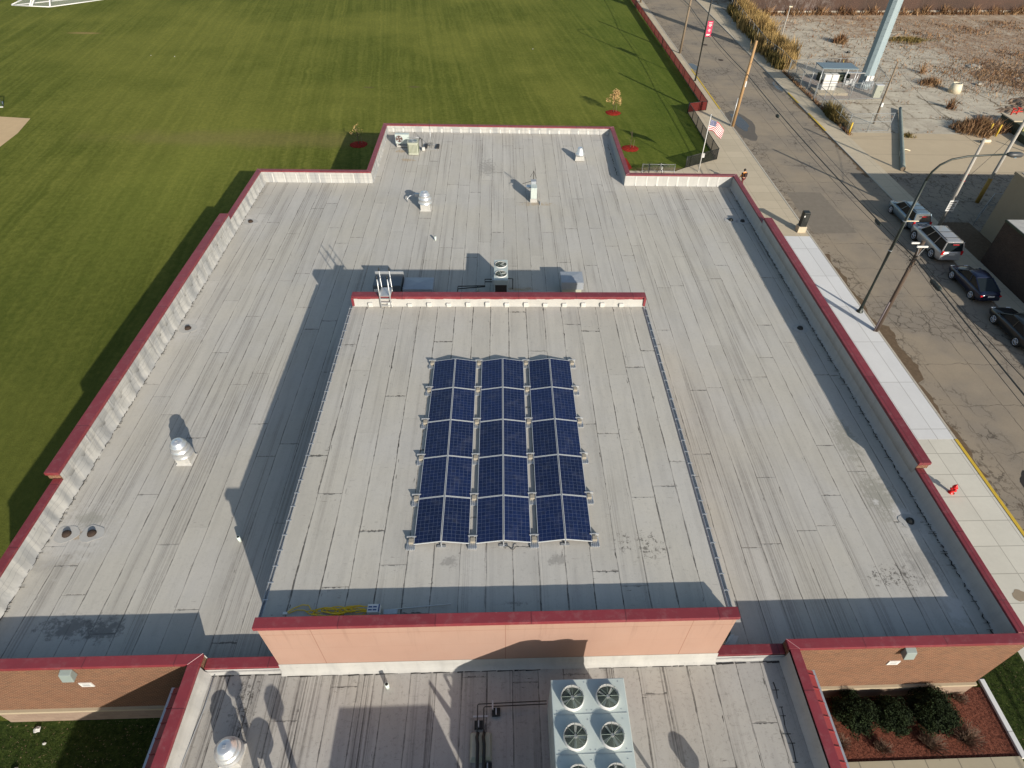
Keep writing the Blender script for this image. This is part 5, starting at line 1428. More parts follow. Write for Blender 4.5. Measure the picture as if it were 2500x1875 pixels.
# ------------------------------------------------------------------ parked cars (x forward in their own frame, they face north)
def car(kind, label, cx, cy, L, W, H, mat, hood=.95, belt=1.0, gl=(-.47, -.40, .10, .30), bump=.0, rack=False, wr=.34, wb=2.8, yaw=0.0, seatglow=False):
    t = thing(kind, label, 'car', (cx, cy, .012), rz=PI / 2 + yaw, group='cars parked along the east kerb')
    hl, hw_ = L / 2, W / 2
    prof = [(-hl, .84, .42, belt * .80), (-hl + .06, .90, .34, belt * .92), (-hl + .3, .97, .27, belt), (-hl * .55, 1.0, .24, belt + .01), (0, 1.0, .24, belt), (hl * .35, 1.0, .24, hood + .03), (hl * .62, .98, .25, hood), (hl * .86, .93, .28, hood * .90), (hl - .06, .83, .36, hood * .78), (hl, .74, .42, hood * .66)]
    secs = []
    for x, w, zb, zt in prof:
        w *= hw_; s = []
        for yy_, zz_ in ((.86, 0), (.97, .12), (1.0, .38), (.985, .66), (.93, .88), (.82, .97), (.45, 1.0), (-.45, 1.0), (-.82, .97), (-.93, .88), (-.985, .66), (-1.0, .38), (-.97, .12), (-.86, 0)):
            s.append((x, yy_ * w, zb + (zt - zb) * zz_))
        secs.append(s)
    b = MB(); b.loft(secs); b.build('body', mat, t)
    # cabin
    xr, xrt, xft, xf = gl[0] * L, gl[1] * L, gl[2] * L, gl[3] * L
    wb_, wt_ = hw_ * .90, hw_ * .72
    zb = belt - .03; zt = H - .03
    def cab(inset, z0_, z1_):
        return [[(xr, y * (wb_ - inset), z0_) for y in (1, -1)], [(xrt, y * (wt_ - inset), z1_) for y in (-1, 1)]]
    g = MB()
    prof2 = []
    for u in (0, .5, 1): 
        pass
    q = [(xr, wb_, zb), (xrt, wt_, zt), ((xrt + xft) / 2, wt_ * 1.02, zt + .02), (xft, wt_, zt), (xf, wb_ * .93, zb)]
    left = [Vector((x, y, z)) for x, y, z in q]; right = [Vector((x, -y, z)) for x, y, z in q]
    lv = [g.bm.verts.new(p) for p in left]; rv = [g.bm.verts.new(p) for p in right]
    g.bm.faces.new(lv); g.bm.faces.new(rv[::-1])
    for i in range(4): g.bm.faces.new((lv[i], rv[i], rv[i + 1], lv[i + 1]))
    g.build('windows', 'glass', t)
    rf_ = MB(); rs = []
    for x, w, z in ((xrt - .03, wt_ * .9, zt + .0), (xrt + .12, wt_ + .03, zt + .03), ((xrt + xft) / 2, wt_ + .045, zt + .055), (xft - .1, wt_ + .03, zt + .035), (xft + .04, wt_ * .9, zt)):
        rs.append([(x, w, z - .03), (x, w * .96, z + .01), (x, w * .6, z + .028), (x, -w * .6, z + .028), (x, -w * .96, z + .01), (x, -w, z - .03)])
    rf_.loft(rs); rf_.build('roof', mat, t)
    pl = MB()
    for s in (1, -1):
        P = lambda x, w, z: (x, s * w, z)
        pl.tube([P(xf, wb_ * .93 + .01, zb), P(xft, wt_ + .01, zt)], .035, 5)
        pl.tube([P(xr, wb_ + .005, zb), P(xrt, wt_ + .01, zt)], .05, 5)
        for u in ((.36, .68) if L > 4.6 or kind != 'parked_sedan' else (.45,)):
            x0 = xr + (xf - xr) * u; x1 = xrt + (xft - xrt) * u
            pl.tube([P(x0, wb_ + .002, zb), P(x1, wt_ + .004, zt)], .032, 5)
    pl.build('pillars', mat, t)
    for s in (1, -1):
        for x in (wb / 2, -wb / 2):
            a = MB(); a.lathe((x, s * (hw_ - .13), wr), [(wr * 1.16, -.13 if s < 0 else -.1), (wr * 1.16, .10 if s < 0 else .128)], 24, 'y'); a.build('wheel_arch', 'black', t)
            w = MB(); w.lathe((x, s * (hw_ - .10), wr), [(wr * .9, -.115), (wr, -.09), (wr, .09), (wr * .9, .115)], 26, 'y'); w = w.build('wheel', 'tyre', t)
            rm = MB(); rm.lathe((x, s * (hw_ + .018), wr), [(wr * .2, -.004), (wr * .2, .006)], 14, 'y')
            for i in range(7):
                an = i * 2 * PI / 7; c_, s_ = math.cos(an), math.sin(an)
                rm.tube([(x, s * (hw_ + .018), wr), (x + c_ * wr * .66, s * (hw_ + .016), wr + s_ * wr * .66)], .028, 4)
            rm.ring((x, s * (hw_ + .015), wr), wr * .68, .022, 24, 'y'); rm.build('rim', 'rim', w)
        m_ = MB(); m_.ico((xf - .12, s * (hw_ + .08), belt + .06), .11, 2, 0, .7); m_.build('mirror', mat, t, smooth=True)
        hlm = MB(); hlm.box(hl - .20, hl - .04, s * hw_ * .62 - .16, s * hw_ * .62 + .16, hood * .70, hood * .82); hlm.build('headlight', 'white', t, bevel=.03)
        tl = MB(); tl.box(-hl - .004, -hl + .10, s * hw_ * .83 - .09, s * hw_ * .83 + .09, belt * .72, belt * (1.02 if kind != 'parked_sedan' else .84)); tl.build('tail_light', 'redlight', t, bevel=.02)
    MB().box(-hl - .03, -hl + .1, -hw_ * .88, hw_ * .88, .38, .56).build('rear_bumper', mat, t, bevel=.04)
    MB().box(-hl - .012, -hl, -.26, .26, belt * .70, belt * .70 + .14).build('number_plate', 'white', t)
    if rack:
        r_ = MB()
        for s in (1, -1): r_.tube([(xrt + .2, s * wt_ * .92, zt + .09), (xft - .25, s * wt_ * .92, zt + .09)], .022, 5)
        for x in (xrt + .6, (xrt + xft) / 2 + .2): r_.tube([(x, -wt_ * .92, zt + .10), (x, wt_ * .92, zt + .10)], .018, 5)
        r_.build('roof_rack', 'black', t)
        MB().box(xr - .0, xr + .03, -.25, .25, zt - .14, zt - .08).build('brake_light', 'redlight', t)
    return t
car('parked_suv', 'light blue grey wagon parked at the north end of the row', 37.0, 49.35, 4.55, 1.80, 1.62, 'carblue', hood=.98, belt=1.02, gl=(-.475, -.40, .10, .27), rack=True, wb=2.72)
car('parked_suv', 'large silver sport utility car with black roof rails and dark rear window', 36.85, 44.5, 4.95, 1.95, 1.88, 'carsilver', hood=1.12, belt=1.17, gl=(-.485, -.445, .10, .245), rack=True, wr=.39, wb=2.90)
car('parked_sedan', 'dark navy rounded car parked between the silver one and the black sedan', 36.85, 38.55, 4.45, 1.78, 1.46, 'carnavy', hood=.90, belt=.98, gl=(-.43, -.16, .08, .29), wb=2.68)
car('parked_sedan', 'blackish green sedan at the south end of the row', 36.85, 32.85, 4.6, 1.80, 1.45, 'carblack', hood=.90, belt=.96, gl=(-.36, -.20, .08, .27), wb=2.60)

# ------------------------------------------------------------------ buildings across the street
t = thing('tan_building', 'plain tan rendered building behind the silver and navy cars', 'building', (42.8, 42.46, 0))
MB().box(0, 22, -.0, 4.75, 0, 5.45).build('wall', 'tan', t)
MB().box(-.06, 22.1, .0, 4.82, 5.45, 5.66).build('roof_edge', 'tan', t)
MB().box(.3, 21.8, .3, 4.5, 5.662, 5.70).build('roof', 'roof_front', t)
MB().box(-.012, 0, .5, 1.3, 2.5, 3.4).build('window', 'glass', t)
t = thing('brown_brick_building', 'dark brown brick building with a pale flat roof, south of the tan one', 'building', (40.0, 14.0, 0))
MB().box(0, 24, 0, 28.4, 0, 3.72).build('wall', 'brown_brick', t)
MB().box(-.05, 24, -.05, 28.44, 3.72, 3.86).build('roof_edge', 'greensteel', t)
MB().box(.02, 23.9, .05, 28.35, 3.862, 3.90).build('roof', 'flash2', t)
struct('weedy_verge', rect(39.87, 42.8, 42.5, 49.0, .030), 'dirt')
t = thing('warehouse', 'long brown corrugated metal warehouse behind the cracked lot', 'warehouse', (0, 0, 0))
b_ = MB(); 
def wall_ribs(mb, p0, p1, z0, z1, pitch=.3, amp=.05):
    p0, p1 = Vector(p0), Vector(p1); L_ = (p1 - p0).length; n = int(L_ / pitch) * 2; d = (p1 - p0) / n; nv = Vector((d.y, -d.x)).normalized()
    rows = []
    for i in range(n + 1):
        q = p0 + d * i + nv * (amp if i % 2 else 0)
        rows.append((mb.bm.verts.new((q.x, q.y, z0)), mb.bm.verts.new((q.x, q.y, z1))))
    for a, c in zip(rows[:-1], rows[1:]): mb.bm.faces.new((a[0], c[0], c[1], a[1]))
wall_ribs(b_, (44.0, 125.2), (140, 135.2), .4, 8); wall_ribs(b_, (44.0, 165), (44.0, 125.2), .4, 8, .6)
b_.build('wall', 'corr', t)
MB().prism([(44.0, 125.15), (140, 135.15), (140, 135.6), (44.0, 125.6)], 0, .42).build('concrete_foot', 'kerb', t)
MB().prism([(44.1, 125.6), (140, 135.6), (140, 165), (44.1, 165)], 7.8, 8.1).build('roof', 'corr', t)

# ------------------------------------------------------------------ the lot across the street
def PXC(z): return z
t = thing('monopole', 'very tall pale blue faceted steel mast beside the white cabinets', 'mast', (49.15, 85.9, .02))
MB().lathe((0, 0, 0), [(.84, 0), (.80, 10), (.70, 24), (.60, 34)], 10).build('shaft', 'steelblue', t)
for p in t.children[0].data.polygons: p.use_smooth = False
MB().lathe((0, 0, 0), [(1.05, 0), (1.05, .08), (.9, .1)], 20).build('base_flange', 'galv', t)
b_ = MB()
for i in range(60):
    z = 2.6 + i * .38; an = -.9 if i % 2 else -2.0
    r_ = .85 - z * .006; b_.tube([(r_ * .95 * math.cos(an), r_ * .95 * math.sin(an), z), ((r_ + .13) * math.cos(an), (r_ + .13) * math.sin(an), z)], .014, 4)
b_.build('step_pegs', 'dkgrey', t)
b_ = MB()
for an in (-1.9, -1.25): b_.box(.86 * math.cos(an) - .22, .86 * math.cos(an) + .22, .86 * math.sin(an) - .12, .86 * math.sin(an), 1.0, 1.7)
b_.build('warning_plate', 'white', t)
b_ = MB()
for i in range(8): an = -2.4 + i * .22; b_.tube([(1.1 * math.cos(an), 1.1 * math.sin(an) - .25, 0), (.98 * math.cos(an), .98 * math.sin(an) - .1, 1.1)], .05, 6)
b_.build('cable_boots', 'galv', t)
struct('compound_gravel', poly([(40.1, 80.4), (50, 81.4), (52.5, 92), (42, 90)], .030), plain('gravel', (.33, .28, .24), .95, 0, .5, 3, .05))
t = thing('equipment_shelter', 'flat grey canopy on thin posts over the white cabinets in the fenced compound', 'canopy', (41.1, 82.4, .03))
MB().box(-.1, 4.6, -.1, 2.35, 3.2, 3.30).build('canopy_roof', plain('blue_grey_sheet', (.17, .23, .27), .5, .2), t)
for x in (0, 4.5):
    for y in (0, 2.25): MB().tube([(x, y, 0), (x, y, 3.2)], .05, 6).build('post', 'galv', t)
MB().box(.2, 4.4, 0, 2.2, 0, .3).build('plinth', 'walk_old', t)
for x, lb in ((42.15, 'white equipment cabinet under the canopy, western one'), (43.15, 'white equipment cabinet under the canopy, eastern one')):
    t = thing('equipment_cabinet', lb, 'cabinet', (x, 83.4, .34), group='white cabinets under the canopy')
    MB().box(0, .92, 0, .85, 0, 1.9).build('case', 'white', t, bevel=.03)
    b_ = MB(); b_.box(.04, .88, -.015, -.002, .05, 1.1); b_.box(.04, .88, -.015, -.002, 1.16, 1.85); b_.build('door', 'white', t)
    MB().box(.02, .9, -.012, -.001, 1.1, 1.16).build('gap', 'dkgrey', t); MB().box(-.04, .0, .2, .6, .6, 1.2).build('side_box', 'dkgrey', t)
t = thing('power_cabinet', 'grey green steel cabinet standing at the east end of the compound', 'cabinet', (48.6, 81.7, .03))
MB().box(0, .95, 0, .6, 0, 1.5).build('case', 'unit2', t, bevel=.03); MB().box(-.03, .98, -.03, .63, 1.5, 1.56).build('lid', 'white', t); MB().box(.72, .78, -.02, 0, .7, .9).build('handle', 'black', t)
t = thing('meter_rack', 'rack of small grey boxes beside the white cabinets', 'meter rack', (45.4, 84.2, .03))
b_ = MB(); b_.tube([(0, 0, 0), (0, 0, 1.6)], .04).tube([(1.4, 0, 0), (1.4, 0, 1.6)], .04).tube([(0, 0, 1.5), (1.4, 0, 1.5)], .03).tube([(0, 0, .9), (1.4, 0, .9)], .03); b_.build('frame', 'galv', t)
for x, z, w in ((.1, .8, .4), (.6, 1.0, .3), (1.0, .7, .35)): MB().box(x, x + w, -.2, -.03, z, z + .55).build('meter_box', 'galv', t)
t = thing('cable_bridge', 'narrow steel cable tray between the cabinets and the blue mast', 'cable tray', (45.8, 85.4, .03))
MB().box(0, 2.6, -.2, .2, 1.9, 1.97).build('tray', 'galv', t); MB().tube([(.1, 0, 0), (.1, 0, 1.9)], .04).tube([(1.8, 0, 0), (1.8, 0, 1.9)], .04).build('leg', 'galv', t)
t = thing('housing_row', 'low green equipment housings behind the canopy', 'housing', (43.8, 88.0, .03)); MB().box(0, 4.2, 0, 1.1, 0, .9).build('housing', 'greensteel', t, bevel=.05)
F1 = 'chain link fences across the street'
fence('chain_fence', 'chain link fence around the compound with the canopy and white cabinets', [(50.0, 81.4), (39.95, 80.2), (40.1, 90), (52.5, 92.2), (50.0, 81.4)], 2.1, 'fencegalv', 'chain', 2.5, .035, midrail=False, group=F1)
fence('chain_fence', 'chain link fence south of the compound, running to the yellow bollard', [(40.0, 80.0), (40.05, 70.0), (45.3, 70.5)], 2.1, 'fencegalv', 'chain', 2.55, .035, midrail=True, group=F1)
fence('chain_fence', 'chain link fence in front of the tall dry hedge', [(40.1, 90.2), (40.4, 94.3), (39.9, 100), (42.2, 127)], 2.1, 'fencegalv', 'chain', 3.0, .03, group=F1)
fence('chain_fence', 'low chain link rail beside the tan building', [(43.0, 48.6), (46.5, 52.2), (49, 52.2)], 1.3, 'fencegalv', 'chain', 2.5, .03, group=F1)
def bollard(x, y, h, label, lean=0):
    t = thing('bollard', label, 'bollard', (x, y, .02), group='yellow steel bollards'); m_ = MB(); m_.tube([(0, 0, 0), (lean, 0, h)], .10, 12); m_.build('tube', 'yellow', t); MB().ico((lean, 0, h), .10, 2, 0, .5).build('cap', 'yellow', t, smooth=True)
bollard(40.2, 69.55, 1.25, 'yellow bollard at the corner of the chain link fence by the apron')
bollard(49.9, 94.5, 1.0, 'leaning yellow bollard in weeds behind the blue mast', -.25)
bollard(57.2, 70.0, 1.2, 'west one of two yellow bollards in the brown weeds by the green vault')
bollard(57.8, 69.4, 1.3, 'east one of two yellow bollards in the brown weeds by the green vault')
bollard(58.6, 65.2, 1.3, 'yellow bollard south of the dark green vault')
t = pole('light_pole', 'grey wooden pole with a small white box south of the compound', 'pole', 44.6, 72.7, 6.8, .13, .09, 'wood', lean=(-.1, 0))
MB().box(-.12, .12, -.25, -.12, 2.0, 2.45).build('meter_box', 'white', t)
wire([(44.5, 72.7, 6.4), (54, 66, 0.1)], .015, 'guy_wire', 'thin slack wire from the grey pole down to the lot', 'dkgrey', sag=.5)
pa = pole('utility_pole', 'pale grey pole with a white sign between the blue and silver cars and the apron', 'utility pole', 39.6, 48.3, 7.9, .16, .12, 'woodgrey', lean=(-.25, -.1), group='grey poles across the street')
MB().box(-.36, .36, -.20, -.17, 1.55, 2.55).build('sign_plate', 'white', pa)
w_ = MB()
for i in range(5): w_.box(-.28, .28 - .1 * (i % 2), -.206, -.2025, 1.65 + i * .17, 1.74 + i * .17)
w_.build('sign_writing', plain('sign_dark', (.12, .12, .12), .6), pa)
b_ = MB(); b_.ring((-.1, 0, 4.3), .17, .03, 14).ring((-.12, 0, 4.9), .17, .02, 14); b_.build('band', 'redvalve', pa)
pb2 = pole('utility_pole', 'grey pole with a yellow guard at its foot beside the tan building', 'utility pole', 45.85, 52.9, 8.6, .17, .13, 'woodgrey', lean=(.1, 0), group='grey poles across the street')
MB().tube([(0, 0, 0), (.02, 0, 2.4)], .19, 8).build('yellow_guard', plain('faded_yellow_guard', (.30, .19, .04), .7, 0, .3, 4), pb2)  # yellow dimmed in its colour to paint in the shadow at the pole foot
wire([(45.95, 52.9, 6.9), (39.4, 48.2, 4.2)], .018, 'span_wire', 'short dark wire between the two grey poles', 'dkgrey', sag=.1)
wire([(45.95, 52.9, 7.4), (60, 56, 7.2)], .014, 'service_wire', 'thin wire running east from the pole with the yellow guard', 'dkgrey', sag=.3)
pt = pole('light_pole', 'thin leaning pole rising out of the dry hedge', 'pole', 44.2, 105.8, 5.2, .10, .07, 'woodgrey', lean=(.15, 0)); MB().box(-.05, .45, -.12, .12, 5.1, 5.25).build('lamp_head', 'cream', pt)
bollard(42.6, 121.5, 1.9, 'tall pale yellow post at the far end of the hedge')
# pole lying on the apron
t = thing('fallen_pole', 'long grey green tarred pole lying across the apron', 'log', (41.75, 59.7, .25))
m_ = MB(); v_ = Vector((8.3, 17.6, .05)); m_.tube([v_ * (i / 12) + Vector((0, 0, rnd.uniform(-.01, .01))) for i in range(13)], .24, 12, r1=.19); m_.build('shaft', 'greenlog', t)
m_ = MB(); m_.lathe((0, 0, 0), [(.225, -.006), (.20, .0)], 12, 'y'); o = m_.build('cut_end', 'wood', t); o.rotation_euler = (0, 0, -math.atan2(8.3, 17.6)); o.location = (-.004, -.006, 0)
t = thing('concrete_base', 'tapered cream concrete base standing by the brown rubble', 'concrete base', (61.2, 84.6, .02))
MB().lathe((0, 0, 0), [(.85, 0), (.60, 1.15), (.50, 1.15), (.48, 1.0)], 24).build('cone', 'cream', t); 
m_ = MB(); m_.lathe((0, 0, 1.005), [(.47, 0), (.47, .01)], 20); m_.build('hollow', 'dkgrey', t)
t = thing('green_vault', 'dark green steel vault with a pale top and red valves', 'vault', (60.3, 66.5, .02))
MB().box(0, 7, 3.2, 6.8, 0, 1.2).build('tank', 'greensteel', t, bevel=.04)
MB().box(-.15, 7, 4.2, 6.9, 1.2, 1.32).build('pale_top', 'walk_old', t); MB().box(.1, 7, 2.6, 3.9, .75, 1.0).build('yellow_step', plain('olive_yellow', (.28, .27, .10), .7), t)
MB().box(-.6, 7, -1.0, 2.6, 0, .75).build('lower_box', 'greensteel', t, bevel=.04)
for x, y in ((.6, 6.2), (1.4, 6.4), (3.0, 6.2)):
    m_ = MB(); m_.tube([(x, y, 1.3), (x + .1, y, 2.0)], .09); m_.ring((x + .12, y, 2.0), .22, .04, 16); m_.tube([(x, y, 1.6), (x + .6, y, 1.65)], .07); m_.build('valve', 'redvalve', t)
t = thing('lying_pipe', 'short pale pipe section lying on the apron by the grey pole', 'pipe', (55.3, 67.4, .2)); m_ = MB(); m_.tube([(-.6, 0, 0), (.6, .1, 0)], .17, 14); m_.build('pipe', 'cream', t); m_ = MB(); m_.lathe((-.602, 0, 0), [(.14, -.004), (.14, 0)], 14, 'x'); m_.build('opening', 'black', t)
m_ = MB(); m_.tube([(43.2, 63.3, .06), (43.5, 63.9, .25), (43.9, 64.6, .08), (44.6, 64.9, .2), (45.2, 64.9, .06)], .06, 6); tag(m_.build('bent_pipe', 'cream'), 'small bent pale pipe lying on the apron west of the fallen pole', 'pipe')
tag(MB().box(53.6, 54.1, 101.6, 102, .02, .3).build('black_debris', 'black', bevel=.08), 'small black lump on the cracked lot by the brown bush', 'debris')
for i, (x, y) in enumerate(((66.5, 87.6), (73.5, 90.0), (70.5, 95.5))):
    t = MB(); t.ico((x, y, .15), .55 + .2 * i, 2, .25, .35); tag(t.build('rubble_block', 'kerb'), ('pale broken slab at the edge of the rubble, by the cream base', 'pale broken slab half buried in the middle of the rubble', 'larger pale slab deep in the rubble')[i], 'slab', group='broken slabs')
# rubble mound as terrain
m_ = MB(); nx, ny = 90, 90
rv = random.Random(3)
hgt = [[0] * (nx + 1) for _ in range(ny + 1)]
vs_ = []
for j in range(ny + 1):
    row = []
    for i in range(nx + 1):
        x, y = 60 + 48 * i / nx, 68 + 40 * j / ny
        d1 = math.hypot((x - 84) / 17, (y - 91) / 9); d2 = math.hypot((x - 76) / 14, (y - 78) / 6.0)
        f = max(0, 1 - d1) * 1.7 + max(0, 1 - d2) * 1.3
        f += .25 * math.sin(x * .7) * math.sin(y * .6) * (f > .05)
        z = -.12 + min(f, 1.1) * .9 + rv.uniform(-.10, .12) * (1 if f > .03 else 0)
        row.append(m_.bm.verts.new((x, y, z)))
    vs_.append(row)
for j in range(ny):
    for i in range(nx): m_.bm.faces.new((vs_[j][i], vs_[j][i + 1], vs_[j + 1][i + 1], vs_[j + 1][i]))
o = m_.build('rubble_ground', 'rubble'); o['kind'] = 'structure'
def stones(name, n, fn, r0, r1, mat):
    m_ = MB()
    for _ in range(n):
        x, y, z = fn(); r_ = rv.uniform(r0, r1) ** 1
        a = [Vector((rv.uniform(-1, 1), rv.uniform(-1, 1), rv.uniform(-.4, 1))) * r_ for _ in range(4)]
        vv = [m_.bm.verts.new(Vector((x, y, z)) + q) for q in a]
        for f in ((0, 1, 2), (0, 1, 3), (1, 2, 3), (0, 2, 3)): m_.bm.faces.new([vv[k_] for k_ in f])
    return tag(m_.build(name, mat), kind='stuff')
stones('stones', 4200, lambda: (lambda x, y: (x, y, .05 + max(0, .7 - math.hypot((x - 82) / 26, (y - 87) / 15) * .6)))(rv.gauss(80, 8), rv.gauss(83, 6.5)), .03, .13, plain('broken_stone', (.33, .25, .19), .95, 0, .5, 1.5))

# ------------------------------------------------------------------ vegetation
def blades(m_, n, fn, h0, h1, w, spread=.35, seed=1):
    r_ = random.Random(seed)
    for _ in range(n):
        x, y, z, k_ = fn(r_); h = r_.uniform(h0, h1) * k_; a = r_.random() * 2 * PI; dx, dy = r_.gauss(0, spread) * h, r_.gauss(0, spread) * h
        wx, wy = math.cos(a) * w * r_.uniform(.5, 1.4), math.sin(a) * w * r_.uniform(.5, 1.4)
        m_.face([(x - wx, y - wy, z), (x + wx, y + wy, z), (x + dx * .5 + wx, y + dy * .5 + wy, z + h * .6), (x + dx, y + dy, z + h), (x + dx * .5 - wx, y + dy * .5 - wy, z + h * .6)])
def cards(m_, n, c, rad, s0, s1, seed=1, shell=.0, flat=0.0):
    r_ = random.Random(seed)
    for _ in range(n):
        while True:
            p = Vector((r_.uniform(-1, 1), r_.uniform(-1, 1), r_.uniform(-1, 1)))
            if shell <= p.length <= 1: break
        q = Vector((c[0] + p.x * rad[0], c[1] + p.y * rad[1], c[2] + p.z * rad[2])); s_ = r_.uniform(s0, s1)
        a = Vector((r_.gauss(0, 1), r_.gauss(0, 1), r_.gauss(0, 1))).normalized(); b = a.cross(Vector((r_.gauss(0, 1), r_.gauss(0, 1), r_.gauss(0, 1)))).normalized()
        m_.face([q - a * s_, q + b * s_ * .5, q + a * s_, q - b * s_ * .5])
# tall dry hedge
def hedge_pt(r_):
    u = r_.random(); y = 93.0 + u * 33; cx = 41.2 + u * 2.6 + .5 * math.sin(y * .6)
    x = cx + r_.gauss(0, .8 + .35 * math.sin(y * .45)); k_ = .65 + .4 * math.sin(y * .9) ** 2 + .25 * math.sin(y * 2.3)
    return x, y, 0.0, k_
m_ = MB(); blades(m_, 15000, hedge_pt, 1.3, 2.5, .045, .16, 4)
tag(m_.build('dry_hedge', 'drybrush'), kind='stuff')
m_ = MB(); blades(m_, 5000, lambda r_: (lambda u: (39.9 + u * 2.2 + r_.gauss(0, .35), 92.6 + u * 34, 0, 1))(r_.random()), .8, 1.7, .05, .2, 5)
tag(m_.build('hedge_undergrowth', 'greenweed'), kind='stuff')
def bush(name, label, cat, x, y, rx, ry, h, n, mat, seed, w=.03, spread=.3, group=None):
    m_ = MB(); blades(m_, n, lambda r_: (lambda a, q: (x + rx * q * math.cos(a) * (1 + .35 * math.sin(2 * a + seed) + .25 * math.sin(5 * a + seed)), y + ry * q * math.sin(a) * (1 + .35 * math.sin(3 * a + seed)), 0, (1.15 - .6 * q) * (.55 + .5 * math.sin(a * 4 + q * 9 + seed) ** 2)))(r_.random() * 2 * PI, r_.random() ** .8 * 1.15), h * .5, h, w, spread, seed)
    return tag(m_.build(name, mat), label, cat, group)
bush('brush', 'green brown bush growing through the chain link fence south of the compound', 'bush', 40.4, 74.3, .9, 2.9, 1.9, 2600, 'greenweed', 11)
bush('weed_clump', 'brown upright weed clump on the cracked lot west of the blue mast', 'weeds', 54.8, 107.5, 1.2, .9, 2.0, 500, 'brownweed', 12)
bush('weed_clump', 'wide low dark weed clump on the lot east of the blue mast', 'weeds', 67, 109.5, 3.6, 1.6, .8, 1300, 'greenweed', 13)
bush('weed_clump', 'reddish weeds around the two yellow bollards by the green vault', 'weeds', 56.8, 71.0, 2.4, 1.7, 1.9, 2600, 'brownweed', 14)
bush('weed_clump', 'brown weeds around the leaning yellow bollard', 'weeds', 50.2, 94.8, 1.0, 1.3, 1.9, 500, 'brownweed', 15)
bush('weed_clump', 'small yellowish weeds beside the middle of the fallen pole', 'weeds', 47.0, 68.9, .6, .5, .7, 160, 'greenweed', 16)
bush('weed_clump', 'thin tall weeds at the west tip of the brown rubble', 'weeds', 57.2, 78.2, .7, .5, 2.1, 90, 'brownweed', 17, w=.04)
bush('weed_clump', 'thin weeds west of the cream concrete base', 'weeds', 59.4, 87.5, 1.8, 1.2, 1.4, 380, 'brownweed', 18)
bush('weed_clump', 'lone thin weed standing on the lot above the cream base', 'weeds', 60.8, 92.5, .4, .4, 2.0, 60, 'brownweed', 19)
m_ = MB()
blades(m_, 9000, lambda r_: (lambda a, b: (a, b, 0, .3 + 1.3 * max(0, math.sin(a * .35 + 1.3) * math.sin(b * .42 + a * .15))))(r_.gauss(84, 14), r_.uniform(92, 124)), .08, .45, .05, .7, 27)
blades(m_, 6000, lambda r_: (r_.gauss(80, 8), r_.gauss(90.5, 3.4), .25, 1), .2, .6, .03, .5, 21)
blades(m_, 900, lambda r_: (r_.gauss(72, 6), r_.gauss(86, 4), .0, 1), .2, .6, .03, .5, 26)
blades(m_, 3800, lambda r_: (lambda u: (46 + u * 60, 125.0 + u * 6.2 + r_.gauss(-.5, .5), 0, .25 + abs(math.sin(u * 37) * math.sin(u * 91 + 1)) * 1.1))(r_.random()), .3, 1.5, .045, .35, 22)
blades(m_, 3400, lambda r_: (lambda a, b: (41 + a, 70.2 + b * 5.0 + r_.gauss(0, .22) + .5 * math.sin(a * .7 + b), 0, max(.05, math.sin(a * .9 + b * 2.1)) * 1.2))(r_.uniform(0, 32), round(r_.uniform(0, 10))), .04, .30, .035, .6, 23)
blades(m_, 3500, lambda r_: (lambda a, b: (a, b, 0, .5 + 1.6 * max(0, math.sin(a * .8 + 2) * math.sin(b * .7 + a * .3))))(r_.uniform(46, 100), r_.uniform(84, 124)), .05, .40, .045, .7, 24)
blades(m_, 600, lambda r_: (r_.uniform(46, 100), r_.uniform(84, 124), 0, 1), .05, .5, .05, .7, 24)
blades(m_, 1200, lambda r_: (39.9 + abs(r_.gauss(0, .25)), r_.uniform(69, 92), 0, 1), .1, .5, .04, .5, 25)
tag(m_.build('lot_weeds', 'brownweed'), kind='stuff')
# evergreens in the mulch bed
for i, (x, y, r_, lb) in enumerate(((14.02, 7.92, .92, 'round dark evergreen shrub in the mulch bed, beside the red canopy'), (15.50, 7.85, .84, 'middle round dark evergreen shrub in the mulch bed'), (17.2, 7.90, 1.05, 'largest dark evergreen shrub in the mulch bed'))):
    t = thing('evergreen_shrub', lb, 'shrub', (x, y, .03), group='evergreen shrubs in the mulch bed')
    m_ = MB()
    rr = random.Random(50 + i)
    for k_ in range(70):
        a, b = rr.random() * 2 * PI, rr.uniform(-.35, 1.45); q = rr.uniform(.62, .86) * r_
        cards(m_, 150, (q * math.cos(a) * math.cos(b), q * math.sin(a) * math.cos(b), .72 * r_ + q * math.sin(b) * .80), (.24 * r_, .24 * r_, .22 * r_), .022, .05, 60 + i * 90 + k_)
    cards(m_, 2500, (0, 0, .7 * r_), (.72 * r_, .72 * r_, .62 * r_), .06, .12, 700 + i)
    m_.build('foliage', 'yew', t)
    m_ = MB()
    for k_ in range(6): a = k_; m_.tube([(0, 0, 0), (.15 * math.cos(a), .15 * math.sin(a), .35), (.45 * math.cos(a) * r_, .45 * math.sin(a) * r_, .8 * r_)], .03, 5, r1=.012)
    m_.build('branches', 'bark', t)
